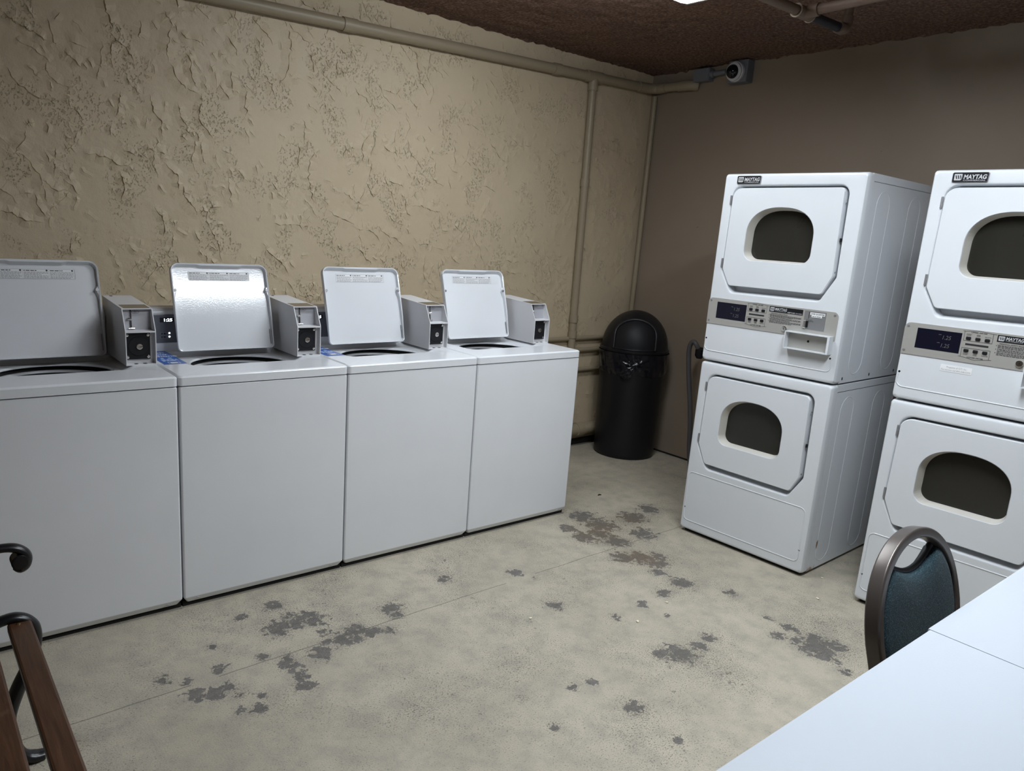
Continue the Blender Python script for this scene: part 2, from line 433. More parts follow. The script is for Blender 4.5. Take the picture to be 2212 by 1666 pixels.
# planes for flat work: (u, v) -> front plane facing -y at depth y, or lying flat at height z
def FRONT(y): return Matrix(((1, 0, 0, 0), (0, 0, -1, y), (0, 1, 0, 0), (0, 0, 0, 1)))
def put_text(mb, plane, body, x, z, size, width=None, **k):
    me = text_me(body, **k); s = size; sx = s
    if width:
        xs = [v.co.x for v in me.vertices]; sx = width / (max(xs) - min(xs))
    mb.mesh(me, plane @ Matrix.Translation((x, z, 0)) @ Matrix.Diagonal((sx, s, 1, 1)))
def put_rect(mb, plane, x0, x1, z0, z1): mb.poly([plane @ Vector(p) for p in ((x0, z0, 0), (x1, z0, 0), (x1, z1, 0), (x0, z1, 0))])
def put_poly(mb, plane, pts): mb.poly([plane @ Vector((p[0], p[1], 0)) for p in pts])
def put_line(mb, plane, pts, w, closed=False):
    n = len(pts)
    for i in range(n if closed else n - 1):
        a = Vector(pts[i]); b = Vector(pts[(i + 1) % n]); d = (b - a).normalized(); q = Vector((-d.y, d.x)) * w / 2; e = d * w / 2
        put_poly(mb, plane, [a - q - e, b - q + e, b + q + e, a + q - e])
def body_text(mb, plane, x0, x1, z0, z1, rows, seed=1):
    """rows of print too small to read"""
    rnd = random.Random(seed); hgt = (z1 - z0) / rows
    for k in range(rows):
        x = x0; z = z1 - (k + 1) * hgt; end = x1 - (rnd.random() * (x1 - x0) * .35 if k % 3 == 2 else 0)
        while x < end:
            w = rnd.uniform(.6, 2.6) * hgt; put_rect(mb, plane, x, min(x + w, end), z + hgt * .2, z + hgt * .72); x += w + hgt * .45

# ------------------------------------------------------------------ the room
def struct(o): o['kind'] = 'structure'; return o
def wall_slab(name, a, b, m): return struct(MB().box(a, b).build(name, m))
# floor: fine grid carrying where the paint has worn away
BL = [(0.24,-0.32,0.06),(0.32,-0.32,0.05),(0.39,-0.34,0.05),(0.30,-0.15,0.04),(0.38,-0.43,0.03),(0.32,-0.25,0.03),(0.69,-0.41,0.05),(0.68,-0.47,0.03),(0.48,-0.49,0.05),(0.41,-0.52,0.05),(0.30,-0.56,0.05),(0.19,-0.53,0.03),(0.13,-0.47,0.02),(0.55,-0.52,0.03),(-0.09,-0.59,0.04),(-0.13,-0.59,0.03),(-0.02,-0.64,0.02),(-0.20,-0.43,0.03),(0.18,-0.70,0.04),(0.00,-0.74,0.03),(1.28,-0.74,0.04),(1.43,-1.26,0.09),(1.54,-1.27,0.04),(1.37,-1.23,0.04),(1.93,-1.53,0.08),(1.91,-1.60,0.04),(1.92,-1.46,0.03),(1.99,-1.30,0.02),(2.13,-0.22,0.13),(2.35,-0.23,0.09),(1.92,-0.29,0.10),(2.00,-0.62,0.07),(2.08,-0.64,0.05),(1.95,-0.16,0.04),(2.03,-0.41,0.10),(1.93,-0.76,0.04),(1.93,-0.89,0.05),(1.62,-0.93,0.03),(1.03,-1.39,0.04),(1.01,-1.58,0.02),(1.34,-0.42,0.04),(1.38,-0.51,0.02),(1.92,-0.57,0.07),(2.56,-0.19,0.07),(2.05,-1.07,0.03),(1.63,-1.05,0.02),(0.30,-0.16,0.038),(0.16,-0.17,0.028),(0.00,-0.32,0.022),(-0.03,-0.46,0.032),(-0.14,-0.48,0.024),(0.12,-0.47,0.022),(0.31,-0.55,0.042),(0.18,-0.57,0.040),(0.19,-0.65,0.036),(-0.05,-0.72,0.026),(-0.09,-0.59,0.040),(-0.14,-0.56,0.037),(-0.04,-0.58,0.031),(0.04,-0.68,0.020),(1.02,-0.31,0.033),(1.01,-1.21,0.023),(0.93,-1.20,0.023),(0.73,-1.32,0.024),(1.01,-1.58,0.017),(0.74,-1.15,0.018),(1.99,-1.29,0.019),(1.89,-1.40,0.032),(1.99,-1.39,0.033),(1.87,-1.69,0.030),(2.05,-1.08,0.025),(1.61,-0.94,0.029),(1.43,-0.95,0.027),(0.52,-0.53,0.036),(0.59,-0.55,0.029),(0.46,-0.54,0.032),(0.36,-0.50,0.023),(0.71,-0.40,0.030),(0.26,-0.32,0.055),(0.38,-0.30,0.049),(1.98,-1.51,0.064),(2.01,-1.57,0.050),(1.37,-1.22,0.025),(1.63,-1.26,0.035),(2.12,-0.09,0.124),(2.37,-0.23,0.126),(2.03,-0.30,0.106),(2.24,-0.42,0.078),(1.93,-0.16,0.053),(1.99,-0.62,0.082),(2.01,-0.70,0.060),(1.94,-0.89,0.057),(1.78,-0.91,0.040),]
RU = [(2.05, -.28, .22), (1.98, -.60, .16), (2.30, -.24, .16), (-.50, -.62, .05)]
def make_floor():
    step = .02; nx = int((XW - XB) / step) + 1; ny = int((YW - YB) / step) + 1
    vs = []; wear = []; rust = []
    for j in range(ny + 1):
        y = min(YB + j * step, YW)
        for i in range(nx + 1):
            x = min(XB + i * step, XW); vs.append((x, y, 0)); w = 0; r = 0
            if -1 < x < 2.9 and -2 < y < .1:
                for bx, by, br in BL:
                    d = hypot(x - bx, y - by) / (br * (1.0 if br < .085 else .74))
                    if d < 1.8: w = max(w, 1 - d * .55)
                for bx, by, br in RU:
                    d = hypot(x - bx, y - by) / br
                    if d < 1: r = max(r, 1 - d * d)
            wear.append(w); rust.append(r)
    fs = [(j * (nx + 1) + i, j * (nx + 1) + i + 1, (j + 1) * (nx + 1) + i + 1, (j + 1) * (nx + 1) + i) for j in range(ny) for i in range(nx)]
    me = bpy.data.meshes.new('floor'); me.from_pydata(vs, [], fs)
    for nm, arr in (('wear', wear), ('rust', rust)):
        a = me.attributes.new(nm, 'FLOAT', 'POINT'); a.data.foreach_set('value', arr)
    me.materials.append(M['floor']); o = bpy.data.objects.new('floor', me); col.objects.link(o); return struct(o)
make_floor()
def make_left_wall():
    """plaster wall with real trowel ledges: each stroke swells up on one side and drops off sharply on the other"""
    rnd = random.Random(21); m = MB(); m.box((XB - .1, YW, 0), (XW + .1, YW + .1, ZC + .06))
    def stroke(x, z, ang, length, hgt, wid):
        step = .009; n = max(5, int(length / step)); pts = []; a = ang; cur = rnd.uniform(-.05, .05)
        for i in range(n + 1):
            pts.append((x, z)); cur = cur * .9 + rnd.gauss(0, .035); a += cur; a = a * .985 + ang * .015; j = a + rnd.gauss(0, .40)
            x += cos(j) * step; z += sin(j) * step
        rows = []
        for i, (px, pz) in enumerate(pts):
            u = i / n; q = pts[min(i + 1, n)]; p = pts[max(i - 1, 0)]; d = Vector((q[0] - p[0], q[1] - p[1])).normalized()
            nr = Vector((-d.y, d.x))
            if nr.x - nr.y * -.6 > 0: nr = -nr          # the drop looks left and down
            h = hgt * min(1, u * 5, (1 - u) * 4) * (.65 + .35 * sin(i * .9 + ang * 7)) + .0001
            back = (px - nr.x * wid, pz - nr.y * wid); foot = (px + nr.x * .0004, pz + nr.y * .0004)
            g = (.0010 + .58 * hgt) * min(1, u * 6, (1 - u) * 5) * (.7 + .5 * abs(sin(i * 1.7 + ang * 3))) + .0003
            at_ = lambda q: (px + nr.x * q, pz + nr.y * q)
            prof = [(-wid, -.0006), (-wid * .5, h * .42), (-wid * .1, h * .86), (0, h), (.0004, -.0006), (g, -.0006), (g + .0004, h * .80), (g + wid * .3, h * .48), (g + wid * .9, -.0006)]
            rows.append([(at_(q)[0], YW - hh, at_(q)[1]) for q, hh in prof])
        if all(.02 < r[3][2] < ZC + .03 and XB < r[3][0] < XW - .03 for r in rows): m.loft(rows, closed=False)
    for k in range(2600):
        x = rnd.uniform(XB + .1, XW - .05); z = rnd.uniform(.1, ZC); cl = noise.noise(Vector((x * 1.7, z * 1.7, 4.)))
        if x > 2.5 and rnd.random() < .25: continue
        big = rnd.random() < .30
        ang = radians(rnd.gauss(-62, 26)) if rnd.random() < .8 else radians(rnd.uniform(-180, 0))
        fade = 1. if x < 1.3 else max(.6, 1 - (x - 1.3) * .25)
        if big: stroke(x, z, ang, rnd.uniform(.08, .27), rnd.uniform(.0042, .0080) * fade, rnd.uniform(.030, .055))
        else: stroke(x, z, ang, rnd.uniform(.025, .09), rnd.uniform(.0022, .0050) * fade, rnd.uniform(.014, .026))
    return struct(m.build('wall_left', 'stucco'))
make_left_wall()
wall_slab('wall_right', (XW, YB - .1, 0), (XW + .1, YW, ZC + .06), 'wall')
wall_slab('wall_back', (XB - .1, YB - .1, 0), (XW, YB, ZC + .06), 'wall')
wall_slab('wall_near', (XB - .1, YB, 0), (XB, YW, ZC + .06), 'wall')
# thin black strips where the walls meet the floor
struct(MB().box((XB, YW - .006, .001), (XW, YW, .045)).build('baseboard_left', 'black'))
struct(MB().box((XW - .004, YB, .001), (XW, YW - .006, .012)).build('baseboard_right', 'black'))
def make_ceiling():
    """lumpy sprayed insulation hanging down unevenly where it meets the walls"""
    xs = [XB + (XW - XB) * i / 300 for i in range(301)]; ys = [YB + (YW - YB) * j / 250 for j in range(251)]
    vs = []
    for y in ys:
        for x in xs:
            n = noise.fractal(Vector((x * 14, y * 14, 0)), .7, 2., 5) * .006 + noise.noise(Vector((x * 2, y * 2, 3))) * .007
            e = min(XW - x, YW - y)
            if e < .06: n -= (1 - e / .06) * max(0, .004 + .010 * noise.fractal(Vector((x * 16, y * 16, 9)), .6, 2., 5))
            vs.append((x, y, ZC + n))
    k = 301
    fs = [(j * k + i, (j + 1) * k + i, (j + 1) * k + i + 1, j * k + i + 1) for j in range(250) for i in range(300)]
    me = bpy.data.meshes.new('ceiling'); me.from_pydata(vs, [], fs); me.polygons.foreach_set('use_smooth', [True] * len(fs))
    me.materials.append(M['ceil']); o = bpy.data.objects.new('ceiling', me); col.objects.link(o); struct(o)
    struct(MB().box((XB - .1, YB - .1, ZC + .06), (XW + .1, YW + .1, ZC + .12)).build('ceiling_slab', 'ceil'))
make_ceiling()

def spline(pts, k=5):
    out = []; n = len(pts); P = [Vector(p) for p in pts]
    for i in range(n - 1):
        p0, p1, p2, p3 = [P[max(0, min(n - 1, i + j))] for j in (-1, 0, 1, 2)]
        for q in range(k):
            u = q / k; out.append(.5 * (2 * p1 + (p2 - p0) * u + (2 * p0 - 5 * p1 + 4 * p2 - p3) * u * u + (3 * p1 - p0 - 3 * p2 + p3) * u ** 3))
    return out + [P[-1]]

# ------------------------------------------------------------------ lights
def make_light(name_label, x0, x1, y0, y1, skirt=0., lamp='lamp'):
    t = thing('ceiling_light', name_label, 'light', ((x0 + x1) / 2, (y0 + y1) / 2, ZC), 0, 'wraparound ceiling lights')
    w, d = (x1 - x0) / 2, (y1 - y0) / 2
    MB().box((-w, -d + .03, -.035), (w, d - .03, -.004), .004).build('housing', 'lampbody', t)
    if skirt:      # shielded trough: flat lens set up inside opaque sides
        zl = -.050
        m = MB(); m.poly([(-w + .012, -d + .004, zl), (w - .012, -d + .004, zl), (w - .012, d - .004, zl), (-w + .012, d - .004, zl)]); m.build('diffuser', lamp, t)
        for sg in (-1, 1):
            MB().box((-w, min(sg * d, sg * (d + .004)), zl - skirt), (w, max(sg * d, sg * (d + .004)), -.01)).build('side_skirt', 'lampbody', t)
            MB().box((min(sg * w, sg * (w - .01)), -d, zl - skirt), (max(sg * w, sg * (w - .01)), d, -.01)).build('end_cap', 'lampbody', t)
        return t
    prof = [(-d, -.036), (-d, -.06), (-d + .02, -.088), (-d + .06, -.10), (d - .06, -.10), (d - .02, -.088), (d, -.06), (d, -.036)]
    m = MB(); m.loft([[(-w + .012, y, z) for y, z in prof], [(w - .012, y, z) for y, z in prof]], False, False)
    m.build('diffuser', lamp, t, 40)
    for s in (-1, 1):
        pr = [(y * 1.01, z * 1.01) for y, z in prof]
        MB().prism(pr, lambda p: (s * w, p[0], p[1]), lambda p: (s * (w - .012), p[0], p[1])).build('end_cap', 'lampbody', t)
    return t
make_light('white fluorescent fixture on the brown ceiling, corner showing at top of photo', .905, 2.132, -.640, -.340)
make_light('white fluorescent fixture on the ceiling farther from the washers', .55, 1.78, -2.12, -1.80, .050, 'lamp_shielded')

# ------------------------------------------------------------------ washers
PW = .69
def make_washer():
    t = thing('top_load_washer', 'x', 'washing machine')
    # cabinet: wrapped sheet with a turned-in bottom edge
    m = MB(); out = rrect(.0025, .6875, .0, .655, .008, 4); c = (.345, .33)
    rings = [(shrink(out, c, .026), .02), (shrink(out, c, .020), .0205), (shrink(out, c, .002), .041), (out, .046), (out, .878), (shrink(out, c, .002), .8815), (shrink(out, c, .006), .8835)]
    m.loft([[(x, y, z) for x, y in r] for r, z in rings], True, False)
    cab = m.build('cabinet', 'white', t, 50)
    MB().box((.004, .024, 0), (.686, .64, .02)).build('base', 'black', t)
    for x in (.055, .63):
        cl = MB(); cl.loft([[(x - .026, .0165, .0205), (x, .0005, .037), (x + .026, .0165, .0205)], [(x - .026, .022, .0205), (x, .007, .040), (x + .026, .022, .0205)]], True, True)
        cl.build('toe_clip', 'plastic', cab)
    # top deck with sunken lid seat and tub opening
    m = MB(); c = (.345, .325)
    outer = rrect(.001, .689, -.002, .655, .014, 5)
    seat = rpoly([(.10, .180), (.600, .180), (.600, .505), (.10, .505)], [.05, .02, .03, .03])
    seat2 = rpoly([(.118, .183), (.566, .183), (.566, .492), (.118, .492)], [.05, .03, .03, .03])
    arc = [(.345 + .200 * cos(a), .312 + .170 * sin(a)) for a in [radians(q) for q in range(-14, 195, 8)]]
    hole = arc + [(.160, .232), (.195, .206), (.24, .198), (.262, .190), (.30, .186), (.40, .186), (.43, .193), (.455, .204), (.50, .212), (.525, .230)]
    R = polar([outer, shrink(outer, c, .003), shrink(outer, c, .010), seat, seat2, shrink(hole, c, -.014), hole, shrink(hole, c, .004), shrink(hole, c, .004)], c, 64)
    Z = [.8865, .9185, .9225, .9225, .9045, .904, .902, .898, .8945]
    m.loft([[(x, y, .8865) for x, y in R[0]]] + [[(x, y, z) for x, y in r] for r, z in zip([R[0]] + R[1:], [.916] + Z[1:])])
    deck = m.build('top_deck', 'white', t, 35)
    # tub seen through the opening
    m = MB(); cc = (.345, .302, 0)
    m.use('black').lathe([(.27, .8938), (.202, .893), (.199, .875)], cc)
    m.use('plastic').lathe([(.199, .8755), (.192, .8745), (.188, .867)], cc)
    m.use('black').lathe([(.188, .867), (.187, .859)], cc)
    m.use('steel').lathe([(.187, .860), (.183, .854), (.182, .45), (.16, .42), (.05, .42), (.045, .62), (.02, .66), (.001, .66)], cc)
    m.build('wash_tub', None, t, 40)
    # lid, open and leaning back
    a = radians(17.3); bx = Matrix.Translation((.340, .430, .9345)) @ Matrix(((1, 0, 0, 0), (0, -cos(a), sin(a), 0), (0, sin(a), cos(a), 0), (0, 0, 0, 1)))
    # lid space: x across, y out of the inner face, z up along the lid
    m = MB(); Lw, Ll = .209, .372; lc = (0, .186)
    o = rpoly([(-Lw, 0), (Lw, 0), (Lw, Ll), (-Lw, Ll)], [.018, .018, .034, .034], 7)
    inn = rpoly([(-Lw + .0062, .004), (Lw - .0062, .004), (Lw - .0062, Ll - .0062), (.10, Ll - .0062), (.085, Ll - .0095), (-.085, Ll - .0095), (-.10, Ll - .0062), (-Lw + .0062, Ll - .0062)],
                [.014, .014, .028, .004, .004, .004, .004, .028], 5)
    inn2 = rpoly([(-Lw + .008, .006), (Lw - .008, .006), (Lw - .008, Ll - .014), (.10, Ll - .014), (.085, Ll - .019), (-.085, Ll - .019), (-.10, Ll - .014), (-Lw + .008, Ll - .014)],
                 [.012, .012, .024, .004, .004, .004, .004, .024], 5)
    R = polar([o, shrink(o, lc, .0018), inn, inn2], lc, 48)
    hb = lambda z, top: top * min(1, max(.25, z / .14))         # rim gets lower towards the hinge
    ring3 = lambda r, y: [bx @ Vector((p[0], y(p[1]) if callable(y) else y, p[1])) for p in r]
    m.loft([ring3(R[1], -.002), ring3(R[0], .001), ring3(R[0], lambda z: .004 + hb(z, .014)), ring3(R[1], lambda z: .006 + hb(z, .015)), ring3(R[2], lambda z: .005 + hb(z, .014)), ring3(R[3], .002)], True, True)
    lid = m.build('lid', 'lid', t, 40)
    for s in (-1, 1):
        m = MB(); m.cyl(bx @ Vector((s * (Lw - .011), .002, .257)), bx @ Vector((s * (Lw - .011), .0195, .257)), .0062, 16); m.build('bumper', 'zinc', lid, 40)
        m = MB(); m.loft([[bx @ Vector((s * (Lw - q), y, z)) for q, y, z in ((.004, .004, .20), (.016, .004, .245), (.019, .004, .257), (.016, .004, .268), (.004, .004, .285))],
                          [bx @ Vector((s * (Lw - q), .0165, z)) for q, z in ((.004, .215), (.010, .245), (.016, .257), (.010, .268), (.004, .275))]], False, True)
        m.build('bumper_boss', 'lid', lid)
    m = MB(); m.tube([bx @ Vector((Lw - .012, .006, z)) for z in (.02, .045, .085)], .0022, 6); m.build('hinge_pin', 'zinc', lid)
    # printed warning strip on the lid
    pl = bx @ Matrix(((1, 0, 0, 0), (0, 0, 1, .0026), (0, 1, 0, 0), (0, 0, 0, 1)))
    m = MB(); m.use('paper'); put_rect(m, pl, -.133, .129, .302, .338)
    pl2 = bx @ Matrix(((1, 0, 0, 0), (0, 0, 1, .0031), (0, 1, 0, 0), (0, 0, 0, 1)))
    m.use('grey_ink'); put_line(m, pl2, [(-.133, .302), (.129, .302), (.129, .338), (-.133, .338)], .0008, True)
    for k in range(3):
        x0 = -.129 + k * .0865; x1 = x0 + .080
        m.use('ink'); body_text(m, pl2, x0, x0 + .045, .3305, .336, 1, k); put_poly(m, pl2, [(x1 - .004 + .0035 * cos(q * pi / 4), .3335 + .0035 * sin(q * pi / 4)) for q in range(8)])
        m.use('grey_ink'); body_text(m, pl2, x0, x1, .303, .329, 6, k + 5); put_line(m, pl2, [(x1 + .003, .303), (x1 + .003, .337)], .0006)
    tag(m.build('warning_strip', None, lid), 'white strip of small warning print')
    # rear console
    m = MB(); pr = [(.542, .921), (.546, 1.082), (.556, 1.099), (.585, 1.110), (.640, 1.104), (.652, 1.08), (.652, .921)]
    m.prism(pr, lambda p: (.014, p[0], p[1]), lambda p: (.572, p[0], p[1])); con = m.build('console', 'white', t, 40)
    fp = FRONT(.5405)
    m = MB(); m.box((.022, .5405, .957), (.562, .550, 1.077), .002); panel = m.build('control_panel', 'console', con)
    f2 = FRONT(.5398); m = MB()
    m.use('display'); put_rect(m, f2, .092, .150, 1.045, 1.065); f3 = FRONT(.5392)
    m.use('led'); put_text(m, f3, '1:25', .1045, 1.0485, .0175, .034, bold=.03)
    m.build('display', None, con); m = MB(); m.use('grey_ink')
    for z in (.9965, .9825): put_line(m, f3, [(.092, z - .005), (.124, z - .005), (.124, z + .005), (.092, z + .005)], .0008, True)
    m.use('display')
    for z in (.9965, .9825):
        for x in (.099, .110): put_rect(m, f3, x - .003, x + .003, z - .003, z + .003)
    m.build('touch_keys', None, con)
    for z in (.9985, .9835):
        m = MB(); put_poly(m, f3, [(.129 + .0042 * cos(q * pi / 4), z + .0042 * sin(q * pi / 4)) for q in range(8)]); m.build('indicator_light', 'led', con)
    # coin box
    x0, x1 = .577, .687; m = MB()
    side = [(.250, .9225), (.250, 1.052), (.293, 1.134), (.600, 1.151), (.600, .9225)]
    for a_, b_ in ((x0, x0 + .0032), (x1 - .0032, x1)): m.prism(side, lambda p: (a_, p[0], p[1]), lambda p: (b_, p[0], p[1]))
    m.prism([(.2925, 1.131), (.600, 1.148), (.600, 1.152), (.2925, 1.135)], lambda p: (x0 - .0003, p[0], p[1]), lambda p: (x1 + .0003, p[0], p[1]))
    m.box((x0 + .001, .2503, .9228), (x1 - .001, .598, .927)); m.box((x0 + .001, .2506, 1.0475), (x1 - .001, .31, 1.0525)); m.box((x0 + .001, .596, .923), (x1 - .001, .5995, 1.149))
    m.prism([(.2755, .927), (.2755, 1.0475), (.280, 1.0475), (.280, .927)], lambda p: (x0 + .001, p[0], p[1]), lambda p: (x1 - .001, p[0], p[1]))
    cb = m.build('coin_box', 'coin', t)
    for x in (x0 + .038, x0 + .070): MB().cyl((x, .262, .9272), (x, .262, .928), .0075, 16).build('bolt_hole', 'dark', cb)
    MB().cyl((x0 + .030, .585, 1.1508), (x0 + .030, .585, 1.1524), .006, 12).build('bolt_hole', 'dark', cb)
    m = MB(); m.prism([(.3, 1.0525), (.312, 1.131), (.316, 1.131), (.304, 1.0525)], lambda p: (x0 + .003, p[0], p[1]), lambda p: (x1 - .003, p[0], p[1]))
    slide = m.build('coin_slide', 'coin_in', cb)
    ps = Matrix(((1, 0, 0, 0), (0, .15, -1, .2985), (0, .988, 0, 1.0525), (0, 0, 0, 1)))   # leaning slide face
    m = MB(); m.use('ink'); put_rect(m, ps, x0 + .0325, x0 + .0375, .047, .076); put_rect(m, ps, x0 + .030, x0 + .037, .010, .036)
    put_line(m, ps, [(x0 + .052 + .0125 * cos(q * pi / 8), .068 + .0065 * sin(q * pi / 8)) for q in range(16)], .0008, True); put_text(m, ps, '25¢', x0 + .046, .0655, .008)
    m.use('chrome'); put_line(m, ps, [(x0 + .029, .004), (x0 + .029, .034), (x0 + .023, .040), (x0 + .029, .046), (x0 + .0305, .078)], .0009); m.build('coin_slot', None, slide)
    m = MB(); m.tube([ps @ Vector((x0 + .024, .043, 0)), ps @ Vector((x0 + .024, .043, .008)), ps @ Vector((x0 + .035, .0445, .010))], .0042, 10); m.build('coin_lever', 'chrome', slide, 40)
    m = MB(); m.tube([ps @ Vector((x0 + .024, .006, .003)), ps @ Vector((x0 + .046, .006, .003))], .0028, 8); m.build('coin_ledge', 'chrome', slide, 40)
    m = MB(); m.box((x0 + .0034, .2665, .944), (x0 + .092, .2755, 1.0465), .001)
    m.tube([(x0 + .050, .2662, .994), (x0 + .050, .2640, .994)], [.038, .036], 32); plate = m.build('lock_plate', 'dark', cb)
    m = MB(); m.tube([(x0 + .052, .2640, .993), (x0 + .052, .2600, .993), (x0 + .052, .2595, .993)], [.0110, .0110, .009], 24); m.use('dark').box((x0 + .051, .2588, .9922), (x0 + .064, .2598, .9938))
    lk = m.build('lock_cylinder', 'chrome', plate, 40)
    for sx in (.009, .084):
        for sz in (.953, 1.037):
            m = MB(); m.tube([(x0 + sx, .2665, sz), (x0 + sx, .2635, sz), (x0 + sx, .2625, sz)], [.0062, .0055, .003], 12); m.build('screw', 'chrome', plate, 40)
    m = MB(); q = lambda y: 1.1352 + (y - .2925) * .0553
    m.poly([(x0 + .008, .297, q(.297)), (x1 - .006, .297, q(.297)), (x1 - .006, .378, q(.378)), (x0 + .008, .378, q(.378))])
    tag(m.build('cover_plate', 'plate_reflection', cb), 'steel plate on top of the coin box, coloured brown like the wall it reflects')
    return t
wl = ['leftmost white washer, cut off by the photo edge, behind the bench',
      'second white washer from the left, with bright glare on its open lid',
      'third white washer from the left, blue sticker half hidden by a coin box',
      'rightmost white washer of the row, nearest the black trash can']
w0 = make_washer()
washers = [w0] + [copy_tree(w0) for _ in range(3)]
for i, w in enumerate(washers):
    w.location = (-PW + i * PW, 0, 0); tag(w, wl[i], 'washing machine', 'row of coin washers')
# payment stickers on two decks
for i in (1, 2):
    m = MB(); pl = Matrix(((1, 0, -0, 0), (0, 1, 0, 0), (0, 0, 1, .9231), (0, 0, 0, 1)))
    if i == 1: cs = [(.020, .235), (.108, .238), (.108, .56), (.020, .56)]
    else: cs = [(.018, .225), (.104, .222), (.104, .55), (.018, .55)]
    m.use('blue'); put_poly(m, pl, cs)
    p2 = Matrix.Translation((0, 0, .0004)) @ pl; m.use('paper')
    for k, wd in enumerate(('Pay', 'with', 'your', 'phone')): put_text(m, p2, wd, .026, .520 - k * .040, .036, bold=.02)
    m.use('pale')
    put_poly(m, p2, [(.048 + .007 * cos(q * pi / 5), .365 + .008 * sin(q * pi / 5)) for q in range(10)]); put_poly(m, p2, [(.078 + .009 * cos(q * pi / 5), .366 + .007 * sin(q * pi / 5)) for q in range(10)])
    body_text(m, p2, .035, .096, .300, .345, 3, 3)
    m.use('paper'); put_line(m, p2, [(.045, .246), (.086, .246), (.086, .280), (.045, .280)], .002, True); put_rect(m, p2, .052, .079, .252, .274)
    tag(m.build('blue_sticker', None, washers[i]), 'blue payment sticker')

